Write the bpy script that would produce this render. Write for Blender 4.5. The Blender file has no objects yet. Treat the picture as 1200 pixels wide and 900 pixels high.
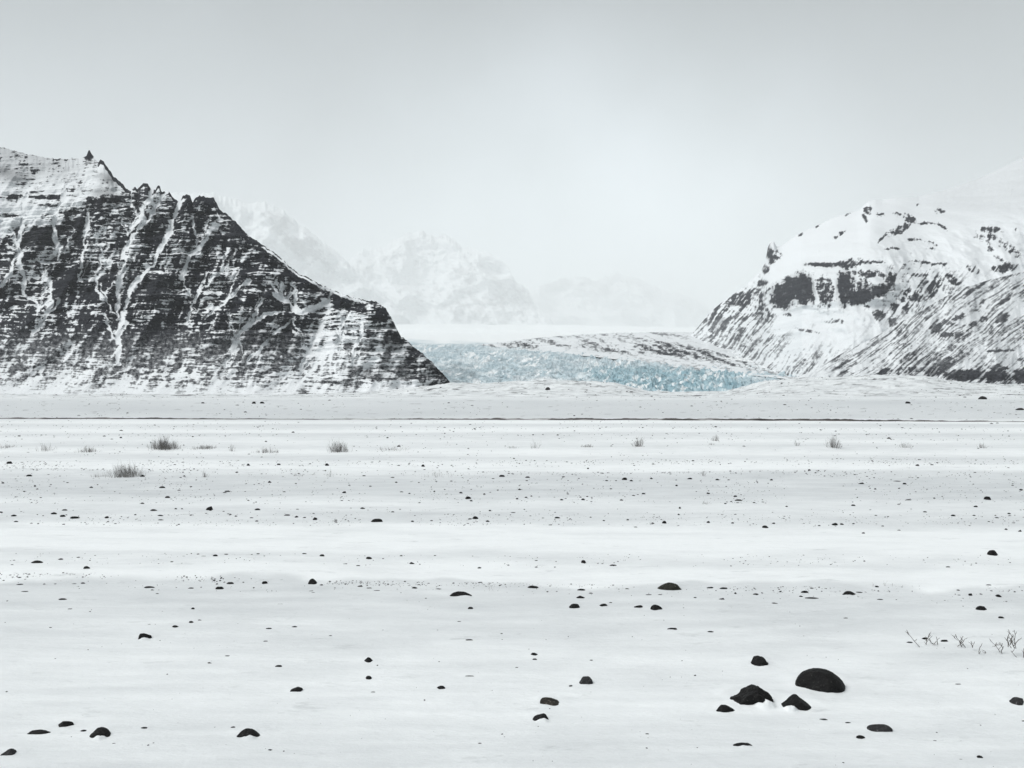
import bpy, math, random
import numpy as np
random.seed(7)
rng = np.random.default_rng(11)
C = bpy.context.scene
COL = C.collection

# ---------------------------------------------------------------- camera model
F, H, HZ = 1039.2, 1.7, 462.0          # focal length in photo pixels, eye height, horizon row


def clampf(a, lo=0.0, hi=1.0):
    return np.minimum(np.maximum(a, lo), hi)


def sstep(a, b, x):
    t = clampf((x - a) / (b - a))
    return t * t * (3 - 2 * t)


def y_of(py):
    return F * H / (np.asarray(py, float) - HZ)


# ---------------------------------------------------------------- noise
def perlin(x, y, seed=0):
    r = np.random.default_rng(1000 + seed)
    p = r.permutation(256)
    ang = r.random(256) * 2 * math.pi
    gx, gy = np.cos(ang), np.sin(ang)
    x = np.asarray(x, float); y = np.asarray(y, float)
    xi = np.floor(x).astype(np.int64); yi = np.floor(y).astype(np.int64)
    xf = x - xi; yf = y - yi
    u = xf * xf * xf * (xf * (xf * 6 - 15) + 10)
    v = yf * yf * yf * (yf * (yf * 6 - 15) + 10)

    def g(ix, iy, dx, dy):
        h = p[(p[ix & 255] + iy) & 255]
        return gx[h] * dx + gy[h] * dy
    a = g(xi, yi, xf, yf); b = g(xi + 1, yi, xf - 1, yf)
    c = g(xi, yi + 1, xf, yf - 1); d = g(xi + 1, yi + 1, xf - 1, yf - 1)
    return ((a + (b - a) * u) + ((c + (d - c) * u) - (a + (b - a) * u)) * v) * 1.5


def fbm(x, y, octv=4, seed=0, gain=0.5):
    s = 0; amp = 1.0; tot = 0
    for o in range(octv):
        s = s + amp * perlin(x * 2 ** o + 17.3 * o, y * 2 ** o - 9.1 * o, seed + o)
        tot += amp; amp *= gain
    return s / tot


def ridged(x, y, octv=4, seed=0):
    s = 0; amp = 1.0; tot = 0
    for o in range(octv):
        s = s + amp * (1 - np.abs(perlin(x * 2 ** o + 5.7 * o, y * 2 ** o + 3.3 * o, seed + o)) * 1.6)
        tot += amp; amp *= 0.5
    return s / tot


def ranked(a):
    f = a.ravel(); o = np.argsort(f, kind='stable')
    r = np.empty(f.size); r[o] = np.linspace(0, 1, f.size)
    return r.reshape(a.shape)


def polyline_dist(px, py, pts):
    d = np.full(px.shape, 1e9)
    for (x0, y0), (x1, y1) in zip(pts[:-1], pts[1:]):
        dx, dy = x1 - x0, y1 - y0
        t = clampf(((px - x0) * dx + (py - y0) * dy) / (dx * dx + dy * dy + 1e-9))
        d = np.minimum(d, np.hypot(px - x0 - t * dx, py - y0 - t * dy))
    return d


def ell(px, py, cx, cy, rx, ry, ang=0.0, soft=0.35):
    a = math.radians(ang)
    dx, dy = px - cx, py - cy
    u = (dx * math.cos(a) - dy * math.sin(a)) / rx
    v = (dx * math.sin(a) + dy * math.cos(a)) / ry
    return 1 - sstep(1 - soft, 1 + soft, np.hypot(u, v))


# ---------------------------------------------------------------- mesh helpers
def grid_object(name, X, Y, Z, mat, attrs=None, kind='structure', label=None, flip=False):
    n, m = X.shape
    co = np.stack([X, Y, Z], -1).reshape(-1, 3).astype(np.float32)
    i = np.arange(n * m, dtype=np.int32).reshape(n, m)
    q = np.stack([i[:-1, :-1], i[:-1, 1:], i[1:, 1:], i[1:, :-1]], -1).reshape(-1, 4)
    if flip:
        q = q[:, ::-1]
    me = bpy.data.meshes.new(name)
    me.vertices.add(n * m); me.vertices.foreach_set('co', co.ravel())
    me.loops.add(q.size); me.loops.foreach_set('vertex_index', np.ascontiguousarray(q).ravel())
    me.polygons.add(len(q))
    me.polygons.foreach_set('loop_start', np.arange(0, q.size, 4, dtype=np.int32))
    me.polygons.foreach_set('loop_total', np.full(len(q), 4, dtype=np.int32))
    me.polygons.foreach_set('use_smooth', np.ones(len(q), dtype=bool))
    me.update()
    for k, v in (attrs or {}).items():
        at = me.attributes.new(k, 'FLOAT', 'POINT')
        at.data.foreach_set('value', np.ascontiguousarray(v, dtype=np.float32).ravel())
    me.materials.append(mat)
    o = bpy.data.objects.new(name, me); COL.objects.link(o)
    if kind: o['kind'] = kind
    if label: o['label'] = label
    return o


def soup_object(name, verts, faces, mat, smooth=True, parent=None):
    me = bpy.data.meshes.new(name)
    me.from_pydata([tuple(v) for v in verts], [], [tuple(f) for f in faces])
    if smooth:
        me.polygons.foreach_set('use_smooth', np.ones(len(me.polygons), dtype=bool))
    me.materials.append(mat)
    o = bpy.data.objects.new(name, me); COL.objects.link(o)
    if parent: o.parent = parent
    return o


# ---------------------------------------------------------------- materials
def new_mat(name):
    m = bpy.data.materials.new(name); m.use_nodes = True
    nt = m.node_tree
    b = nt.nodes['Principled BSDF']
    b.inputs['Specular IOR Level'].default_value = 0.25
    return m, nt, b


def N(nt, t, **kw):
    n = nt.nodes.new(t)
    for k, v in kw.items():
        setattr(n, k, v)
    return n


def noise_node(nt, scale, detail=4, rough=0.55, vec=None, mapscale=None):
    tc = N(nt, 'ShaderNodeTexCoord')
    src = tc.outputs['Object']
    if mapscale:
        mp = N(nt, 'ShaderNodeMapping'); mp.inputs['Scale'].default_value = mapscale
        nt.links.new(src, mp.inputs['Vector']); src = mp.outputs['Vector']
    n = N(nt, 'ShaderNodeTexNoise')
    n.inputs['Scale'].default_value = scale; n.inputs['Detail'].default_value = detail
    n.inputs['Roughness'].default_value = rough
    nt.links.new(src, n.inputs['Vector'])
    return n


def ramp(nt, src, stops):
    r = N(nt, 'ShaderNodeValToRGB')
    e = r.color_ramp.elements
    while len(e) < len(stops): e.new(0.5)
    for el, (p, c) in zip(e, stops):
        el.position = p; el.color = (*c, 1) if len(c) == 3 else c
    nt.links.new(src, r.inputs['Fac'])
    return r


def mixc(nt, fac, a, b):
    m = N(nt, 'ShaderNodeMix', data_type='RGBA')
    for s, v in ((m.inputs[0], fac), (m.inputs[6], a), (m.inputs[7], b)):
        if hasattr(v, 'is_output'): nt.links.new(v, s)
        elif isinstance(v, (int, float)): s.default_value = v
        else: s.default_value = (*v, 1)
    return m.outputs[2]


def attr(nt, name):
    a = N(nt, 'ShaderNodeAttribute'); a.attribute_name = name
    return a.outputs['Fac']


def bump(nt, b, src, strength, dist):
    n = N(nt, 'ShaderNodeBump'); n.inputs['Strength'].default_value = strength
    n.inputs['Distance'].default_value = dist
    nt.links.new(src, n.inputs['Height']); nt.links.new(n.outputs['Normal'], b.inputs['Normal'])


SNOW = (0.87, 0.895, 0.90)
SNOW_THIN = (0.50, 0.525, 0.54)


def mountain_mat(name, dark, mid, snow=(0.76, 0.785, 0.80), nscale=0.35):
    m, nt, b = new_mat(name)
    n = noise_node(nt, nscale, 5, 0.6)
    rock = ramp(nt, n.outputs['Fac'], [(0.3, dark), (0.7, mid)])
    n2 = noise_node(nt, nscale * 2.2, 3, 0.6)
    # snow cover from the mesh, its edge broken by fine noise
    mm = N(nt, 'ShaderNodeMath', operation='MULTIPLY_ADD')
    nt.links.new(n2.outputs['Fac'], mm.inputs[0]); mm.inputs[1].default_value = 0.42
    sub = N(nt, 'ShaderNodeMath', operation='SUBTRACT'); nt.links.new(attr(nt, 'snow'), sub.inputs[0]); sub.inputs[1].default_value = 0.25
    nt.links.new(sub.outputs[0], mm.inputs[2])
    cl = N(nt, 'ShaderNodeClamp'); nt.links.new(mm.outputs[0], cl.inputs['Value'])
    c = mixc(nt, cl.outputs[0], rock.outputs['Color'], snow)
    nt.links.new(c, b.inputs['Base Color'])
    b.inputs['Roughness'].default_value = 0.9; b.inputs['Specular IOR Level'].default_value = 0.06
    bump(nt, b, n.outputs['Fac'], 0.6, 1.2)
    return m


M_cliff = mountain_mat('basalt_cliff', (0.004, 0.0045, 0.007), (0.024, 0.026, 0.034), snow=(0.85, 0.875, 0.89))
M_hill = mountain_mat('snowy_basalt', (0.012, 0.013, 0.017), (0.06, 0.063, 0.072))
M_far = mountain_mat('far_rock', (0.30, 0.305, 0.315), (0.48, 0.485, 0.495), nscale=0.005)  # rock paled so its colour carries part of the distance haze

# ground snow
M_snow, nt, b = new_mat('plain_snow')
n1 = noise_node(nt, 1.3, 8, 0.66, mapscale=(0.8, 1.7, 1.0))
n2 = noise_node(nt, 16.0, 4, 0.6, mapscale=(0.8, 1.3, 1.0))
ad = N(nt, 'ShaderNodeMath', operation='MULTIPLY_ADD')
nt.links.new(n1.outputs['Fac'], ad.inputs[0]); ad.inputs[1].default_value = 0.7
sb = N(nt, 'ShaderNodeMath', operation='SUBTRACT'); nt.links.new(attr(nt, 'thin'), sb.inputs[0]); sb.inputs[1].default_value = 0.35
nt.links.new(sb.outputs[0], ad.inputs[2])
r1 = ramp(nt, ad.outputs[0], [(0.0, SNOW), (1.0, SNOW_THIN)])
sp = ramp(nt, n2.outputs['Fac'], [(0.66, (0, 0, 0)), (0.78, (1, 1, 1))])
spm = N(nt, 'ShaderNodeMath', operation='MULTIPLY')
nt.links.new(sp.outputs['Color'], spm.inputs[0]); nt.links.new(attr(nt, 'grit'), spm.inputs[1])
n3_ = noise_node(nt, 3.4, 7, 0.70, mapscale=(0.6, 1.5, 1.0))
st_ = ramp(nt, n3_.outputs['Fac'], [(0.60, (0, 0, 0)), (0.70, (.42, .42, .42))])
c = mixc(nt, st_.outputs['Color'], r1.outputs['Color'], (0.42, 0.44, 0.45))
c = mixc(nt, spm.outputs[0], c, (0.09, 0.088, 0.085))
c = mixc(nt, attr(nt, 'dark'), c, (0.10, 0.10, 0.105))
nt.links.new(c, b.inputs['Base Color']); b.inputs['Roughness'].default_value = 0.7
bump(nt, b, n3_.outputs['Fac'], 0.75, 0.03)

# glacier ice
M_ice, nt, b = new_mat('glacier_ice')
n1 = noise_node(nt, 0.05, 7, 0.68, mapscale=(1.0, .45, 1.6))
n2 = noise_node(nt, 0.5, 4, 0.6)
ice = ramp(nt, n1.outputs['Fac'], [(0.34, (0.15, 0.285, 0.345)), (0.52, (0.325, 0.475, 0.53)), (0.70, (0.60, 0.69, 0.725))])
pale = ramp(nt, n1.outputs['Fac'], [(0.3, (0.40, 0.495, 0.54)), (0.64, (0.63, 0.695, 0.725))])
c = mixc(nt, attr(nt, 'blue'), pale.outputs['Color'], ice.outputs['Color'])
c = mixc(nt, attr(nt, 'snow'), c, SNOW)
c = mixc(nt, attr(nt, 'dirt_crev'), c, (0.05, 0.06, 0.07))
nt.links.new(c, b.inputs['Base Color']); b.inputs['Roughness'].default_value = 0.5
bump(nt, b, n2.outputs['Fac'], 0.7, 1.5)


def stone_mat(name, a, bb, scale=14.0):
    m, nt, b = new_mat(name)
    n = noise_node(nt, scale, 6, 0.65)
    r = ramp(nt, n.outputs['Fac'], [(0.32, a), (0.68, bb)])
    n2 = noise_node(nt, scale * 5, 3, 0.7)
    r2 = ramp(nt, n2.outputs['Fac'], [(0.60, (0, 0, 0)), (0.74, (1, 1, 1))])
    c = mixc(nt, r2.outputs['Color'], r.outputs['Color'], tuple(min(1, x * 5.0) for x in bb))
    nt.links.new(c, b.inputs['Base Color']); b.inputs['Roughness'].default_value = 0.75
    bump(nt, b, n.outputs['Fac'], 1.0, 0.03)
    return m


ST = {
    'black': stone_mat('black_basalt', (0.003, 0.003, 0.0035), (0.010, 0.0098, 0.0095)),
    'olive': stone_mat('olive_basalt', (0.010, 0.0105, 0.008), (0.03, 0.03, 0.023)),
    'grey': stone_mat('grey_basalt', (0.014, 0.014, 0.015), (0.04, 0.04, 0.041)),
    'brown': stone_mat('brown_basalt', (0.018, 0.016, 0.013), (0.045, 0.04, 0.034)),
    'small': stone_mat('pebble_basalt', (0.006, 0.006, 0.0065), (0.024, 0.023, 0.022), 40.0),
}
M_twig, nt, b = new_mat('bare_twig')
n = noise_node(nt, 9.0, 2)
r = ramp(nt, n.outputs['Fac'], [(0.35, (0.10, 0.095, 0.09)), (0.7, (0.27, 0.255, 0.24))])
nt.links.new(r.outputs['Color'], b.inputs['Base Color']); b.inputs['Roughness'].default_value = 0.9
M_twig2, nt, b = new_mat('pale_frosted_twig')
n = noise_node(nt, 9.0, 2)
r = ramp(nt, n.outputs['Fac'], [(0.35, (0.14, 0.13, 0.125)), (0.7, (0.34, 0.33, 0.32))])
nt.links.new(r.outputs['Color'], b.inputs['Base Color']); b.inputs['Roughness'].default_value = 0.9
M_bank, nt, b = new_mat('bare_earth')
n = noise_node(nt, 1.4, 5, 0.6, mapscale=(0.25, 1, 2))
r = ramp(nt, n.outputs['Fac'], [(0.35, (0.05, 0.046, 0.045)), (0.52, (0.11, 0.103, 0.10)), (0.66, (0.5, 0.5, 0.5))])
nt.links.new(r.outputs['Color'], b.inputs['Base Color']); b.inputs['Roughness'].default_value = 0.95

# ---------------------------------------------------------------- the snow plain
# narrow wind-built drift edges: (photo row, height m, run-out behind the crest m, row tilt over the width)
DRIFTS = [(900, .012, 1.0, 4), (838, .010, .8, -6), (742, .016, 1.0, 5), (686, .055, 1.3, 9), (657, .03, 1.2, -3), (612, .05, 3.0, 5),
          (585, .03, 2.0, -4), (557, .11, 4.0, 3), (546, .06, 3.0, 6), (529, .14, 6.0, 1), (515, .12, 8.0, -2), (504, .12, 9.0, 2)]
BANDS = [(440, .30), (464, .40), (470, .60), (486, .66), (490, .6), (494, .10), (496, .05), (499, .50), (502, .38), (505, .05), (508, .12), (511, .50), (514, .36), (518, .08), (526, .42), (531, .04),
         (538, .45), (545, .12), (548, .02), (553, .08), (558, .52), (568, .62), (582, .60), (592, .22), (604, .44), (613, .42), (620, .08), (634, .0),
         (648, .02), (656, .30), (664, .22), (670, .04), (683, .06), (687, .52), (705, .50), (735, .40), (775, .24), (820, .20), (860, .32), (910, .42)]
GRIT = [(462, .5), (480, .4), (492, .3), (500, .35), (530, .4), (545, .6), (552, .1), (558, .8), (585, .8), (594, .25), (606, 1), (613, 1), (618, .1), (648, .02),
        (656, .7), (664, .5), (670, .05), (682, .2), (686, 1), (692, .6), (720, .35), (800, .22), (900, .25)]
HUM = [(-900, 452), (-200, 462), (0, 463), (200, 463), (380, 463), (450, 459), (495, 454), (530, 450), (560, 451), (620, 448), (665, 447), (720, 450), (760, 459), (800, 461),
       (850, 459), (890, 449), (930, 445), (985, 443), (1040, 441), (1085, 442), (1110, 447), (1140, 451), (1200, 452), (1300, 452), (2200, 450)]


def row_of(x, y):
    return HZ + F * H / np.maximum(y, 1.0)


def ground_z(x, y):
    x = np.asarray(x, float); y = np.asarray(y, float)
    px = 600 + F * x / np.maximum(y, 1.0)
    z = 0.012 * fbm(x * .5, y * 1.6, 3, 1) + 0.03 * fbm(x * .09, y * .35, 3, 5)
    z = z + sstep(12, 40, y) * 0.05 * fbm(x * .03, y * .1, 3, 9)
    for k, (row, h, run, tilt) in enumerate(DRIFTS):
        yc = y_of(row)
        w = yc * (0.030 * perlin(x / yc * 3.1 + k * 7, k * 1.7 + 0 * x, 30 + k) + 0.010 * perlin(x / yc * 14 + k, 0 * x + k, 50 + k))
        yy = y - (yc + w - tilt / 600.0 * yc / (row - HZ) * F * x / yc)
        amp = h * (0.65 + 0.5 * perlin(x / yc * 2.3 + 3 * k, 0 * x + k * 2.2, 70 + k))
        wid = 0.045 * yc ** 0.7
        z = z + amp * sstep(-wid, wid, yy) * np.exp(-np.maximum(yy, 0) / run)
    far = sstep(420, 880, y)
    crest = np.interp(px, [p for p, _ in HUM], [q for _, q in HUM])
    hz = H + (HZ - crest) / F * 900.0
    z = z + far * hz * (1 - 0.35 * sstep(900, 1100, y))
    z = z + sstep(350, 700, y) * (2.6 * fbm(x * .022, y * .016, 5, 21, .6) + 1.8 * ridged(x * .055, y * .032, 4, 23) - .9)
    z = z - 6 * sstep(1500, 4000, y)
    return z


MOUNDS = []


def mound_z(x, y):
    z = np.zeros(np.shape(x))
    for (cx, cy, a, rx, ry, flat) in MOUNDS:
        m = (np.abs(x - cx) < 3 * rx) & (np.abs(y - cy) < 3 * ry)
        if m.any():
            u, v = (x[m] - cx) / rx, (y[m] - cy) / ry
            q_ = u * u + v * v
            z[m] += a * np.exp(-(q_ ** 2.2 if flat else q_)) * (1 + .5 * perlin(x[m] / rx * 1.6, y[m] / ry * 1.6, 88))
    return z


def build_ground():
    t_in = (np.linspace(-110, 1310, 1060) - 600) / F
    tl = -np.geomspace(-t_in[0], 2.2, 40)[::-1][:-1]
    tr = np.geomspace(t_in[-1], 2.2, 40)[1:]
    t = np.concatenate([tl, t_in, tr])
    rows = np.concatenate([np.geomspace(-400, -1, 14), np.linspace(0, 2.6, 12), y_of(np.linspace(1100, 930, 50)), y_of(np.linspace(929, 470, 560)), np.linspace(225, 1120, 170), np.geomspace(1150, 92000, 46)])
    rows = np.unique(np.round(rows, 5))
    Y, T = np.meshgrid(rows, t, indexing='ij')
    X = T * np.sqrt(Y * Y + 9)
    X = np.where(Y > 2.9, T * Y, T * np.sqrt(Y * Y + 2.9 ** 2) * 0 + T * np.maximum(np.abs(Y), 2.9))
    Z = ground_z(X, Y) + mound_z(X, Y)
    px = 600 + F * X / np.maximum(Y, 1.0)
    row = row_of(X, Y)
    wob = (row - HZ) * (0.05 * perlin(px * .006, row * .02, 81) + .02 * perlin(px * .02, row * .05, 82))
    tilt = np.interp(row, [HZ, 520, 690, 900], [0, 0, 6, 0]) * (px - 600) / 600
    rr = row - wob * sstep(640, 700, row) * .8 - wob * .25 - tilt
    thin = np.interp(rr, [p for p, _ in BANDS], [q for _, q in BANDS])
    thin = thin + .22 * fbm(px * .004, row * .09, 4, 90) + .16 * fbm(X * .7, Y * 2.4, 4, 95) * sstep(60, 20, Y)
    fz = sstep(170, 430, Y)
    thin = thin * (1 - fz) + fz * (.34 + .7 * fbm(X * .03, Y * .03, 5, 97, .7))
    hum = sstep(380, 520, Y) * sstep(1300, 1150, Y)
    dark = hum * sstep(.00, .34, fbm(X * .06, Y * .05, 5, 98, .7)) * (.42 + .55 * sstep(-.1, .3, fbm(X * .012, Y * .02, 3, 94)))
    dark = np.maximum(dark, sstep(.25, .5, fbm(px * .05, row * .5, 4, 93, .65)) * .4 * sstep(500, 480, row) * sstep(465, 470, row) * (1 - hum))
    grit = np.interp(rr, [p for p, _ in GRIT], [q for _, q in GRIT])
    grit = clampf(grit * (0.7 + 1.1 * fbm(px * .01, row * .05, 3, 99)))
    grid_object('snow_plain', X, Y, Z, M_snow, {'thin': clampf(thin, 0, 1), 'grit': grit, 'dark': dark},
                label='flat snow covered plain streaked with wind drifts and grit')


# (built below, once the stones are known)


# ---------------------------------------------------------------- mountains
def stair(z, lam, tread):
    p = z / lam; fr = p - np.floor(p)
    return (sstep(1 - tread, 1.0, fr) - fr) * lam, sstep(1 - tread * 1.15, 1 - tread * .55, fr)


def massif(name, mat, label, ridge, px0, px1, ncol, nrow, yb_pts, yr_pts, prof, relief, rock, jag=0.0, z0=-4.0, back=600.0):
    """A mountain face between its foot and its ridge, with a back slope; the ridge is given as photo pixel rows at the ridge's own distance."""
    px = np.linspace(px0, px1, ncol)
    rx = [p for p, _ in ridge]; ry = [q for _, q in ridge]
    prow = np.interp(px, rx, ry)
    prow = prow + jag * (1.6 * fbm(px * .11, px * 0 + 3, 3, 201) + .8 * perlin(px * .35, px * 0, 202)) * sstep(0, 40, HZ - prow)
    yb = np.interp(px, [p for p, _ in yb_pts], [q for _, q in yb_pts])
    yr = np.interp(px, [p for p, _ in yr_pts], [q for _, q in yr_pts])
    zr = H + (HZ - prow) / F * yr
    kw = 41; pad = np.pad(prow, kw // 2, mode='edge')
    psm = np.convolve(pad, np.hanning(kw + 2)[1:-1] / np.hanning(kw + 2).sum(), 'valid')
    zs = np.minimum(H + (HZ - psm) / F * yr, zr + 6)
    s = np.linspace(0, 1, nrow)[:, None]
    PX = np.broadcast_to(px, (nrow, ncol))
    Z = z0 + (zs[None, :] - z0) * s + (zr - zs)[None, :] * sstep(.86, 1.0, s)
    Yl = yb[None, :] + (yr - yb)[None, :] * np.interp(s, [p for p, _ in prof], [q for _, q in prof])
    fade = np.sin(clampf(s * 8, 0, 1) * math.pi / 2) * (1 - sstep(.92, 1.0, s))
    XW = (PX - 600) / F * Yl
    PY0 = HZ - F * (Z - H) / Yl
    dY, tread = relief(PX, PY0, XW, Z, s)
    Y = Yl + dY * fade
    X = (PX - 600) / F * Y
    PY = HZ - F * (Z - H) / Y
    snow = rock(PX, PY, X, Z, tread, prow[None, :])
    # back slope, out of the photo's sight
    nb = 14
    sb = np.linspace(0, 1, nb + 1)[1:, None]
    Yb = yr[None, :] + back * sb
    Zb = zr[None, :] + (-10 - zr[None, :]) * sb ** 1.3
    Xb = np.broadcast_to((px - 600) / F, Yb.shape) * Yb
    X = np.vstack([X, Xb]); Y = np.vstack([Y, Yb]); Z = np.vstack([Z, Zb])
    snow = np.vstack([snow, np.full(Yb.shape, .85)])
    return grid_object(name, X, Y, Z, mat, {'snow': snow}, label=label)


def mask_of(Nn, R, width):
    R = clampf(R, 0, 1)
    R2 = -width + R * (1 + 2 * width)
    return sstep(R2 - width, R2 + width, Nn)


# --- left: stratified cliff mountain
L_RIDGE = [(-420, 120), (-250, 140), (-120, 150), (0, 172), (30, 180), (60, 186), (90, 186), (97, 184), (101, 183), (103.5, 177), (105, 176), (107, 179), (111, 186), (115, 190), (117.5, 187), (121, 189), (126, 196),
           (132, 205), (140, 213), (149, 221), (153, 222), (158, 219), (161, 221), (166, 217), (170, 214), (173, 216), (177, 221), (182, 223), (185, 217), (187, 217), (189, 224), (194, 226), (198, 224), (204, 233),
           (211, 237), (214, 230), (219, 228), (223, 229), (226, 238), (229, 232), (234, 229), (241, 231), (250, 232), (254, 238), (258, 246), (266, 251), (278, 262), (290, 275), (305, 285), (323, 297), (345, 317),
           (371, 331), (400, 344), (419, 350), (441, 353.5), (452, 361), (459, 374), (470, 394), (488, 408.6), (507, 425), (521, 440), (530, 451), (538, 462), (542, 466)]
L_CHUTES = [([(212, 236), (196, 275), (178, 312), (160, 330), (146, 360), (138, 400), (140, 425)], 4.5), ([(196, 225), (168, 262), (148, 290), (140, 330), (137, 372)], 4.0),
            ([(178, 222), (165, 255), (150, 275)], 4), ([(252, 262), (232, 290), (220, 305), (214, 325)], 4), ([(238, 325), (228, 350), (218, 378)], 2.2),
            ([(30, 225), (22, 290), (28, 340), (46, 362)], 4), ([(80, 215), (62, 262), (70, 300)], 4), ([(55, 320), (62, 345), (52, 372), (40, 395)], 3),
            ([(105, 250), (98, 285), (92, 330)], 2.5), ([(310, 352), (295, 375), (275, 405), (262, 430)], 2.6), ([(345, 372), (312, 400), (290, 425)], 2.2), ([(330, 365), (310, 368), (290, 385), (278, 395)], 2.5),
            ([(322, 345), (335, 352), (352, 368), (382, 352)], 6), ([(330, 335), (334, 352)], 5), ([(290, 330), (262, 355), (240, 372)], 2.6), ([(380, 378), (362, 410), (350, 440)], 3), ([(404, 372), (385, 420)], 3),
            ([(425, 378), (412, 425)], 3), ([(265, 290), (258, 318), (240, 335)], 2.5), ([(20, 300), (5, 335), (-20, 350)], 3), ([(120, 290), (112, 330), (118, 350)], 2)]

_rc = random.Random(41)
for _pts, _w in list(L_CHUTES):            # side gullies joining the main ones from above
    for _k in range(3):
        _i = _rc.randrange(1, len(_pts))
        _x, _y = _pts[_i]
        _dx = _rc.choice((-1, 1, 1)) * _rc.uniform(6, 20); _dy = -_rc.uniform(16, 40)
        L_CHUTES.append(([(_x + _dx, _y + _dy), (_x + _dx * .55, _y + _dy * .45), (_x, _y)], _w * _rc.uniform(.3, .6)))


def chute_field(px, py, chutes, seed):
    wx = px + 8 * fbm(px * .06, py * .06, 5, seed, .6); wy = py + 5 * fbm(px * .06 + 9, py * .06, 4, seed + 5, .6)
    c = np.zeros(px.shape)
    for pts, w in chutes:
        d = polyline_dist(wx, wy, pts)
        w = w * clampf(.75 + 1.1 * fbm(px * .045 + w, py * .06, 3, seed + 9), .25, 1.6)
        c = np.maximum(c, 1 - sstep(w * .2, w * 1.25, d))
    return c


def left_relief(px, py, x, z, s):
    zw = z + 5 * fbm(x * .006, z * .01, 3, 301) + 1.2 * fbm(x * .05, z * .05, 2, 305)
    d1, t1 = stair(zw, 9.5, .34)
    d2, t2 = stair(zw + 4, 27.0, .30)
    d3, t3 = stair(zw + 1, 4.3, .4)
    a = clampf(.75 + .9 * fbm(x * .012, z * .02, 3, 310), 0, 1.4)
    chute = chute_field(px, py, L_CHUTES, 330)
    talus = sstep(.36, .16, s)
    k = (1 - .75 * talus) * (1 - .85 * chute)
    upper = sstep(250, 225, py + .15 * (px - 100)) * sstep(160, 130, px)
    k = k * (1 - .7 * upper)
    d = k * a * (1.0 * (d1 + 3.1) + .75 * (d2 + 9.2) + .7 * (d3 + 1.3))
    rib = ridged((x - .12 * z) * .011, z * .003, 4, 320)
    d = d - (rib - .55) * 36 * (1 - .4 * talus) * (1 - .5 * upper) + chute * 2.5
    d = d + 10 * fbm(x * .03, z * .03, 4, 325) * (1 - .5 * upper)
    tr = np.maximum(np.maximum(t1, .85 * t2), .6 * t3) * clampf(a, 0, 1)
    return d, (tr, chute, rib)


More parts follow.
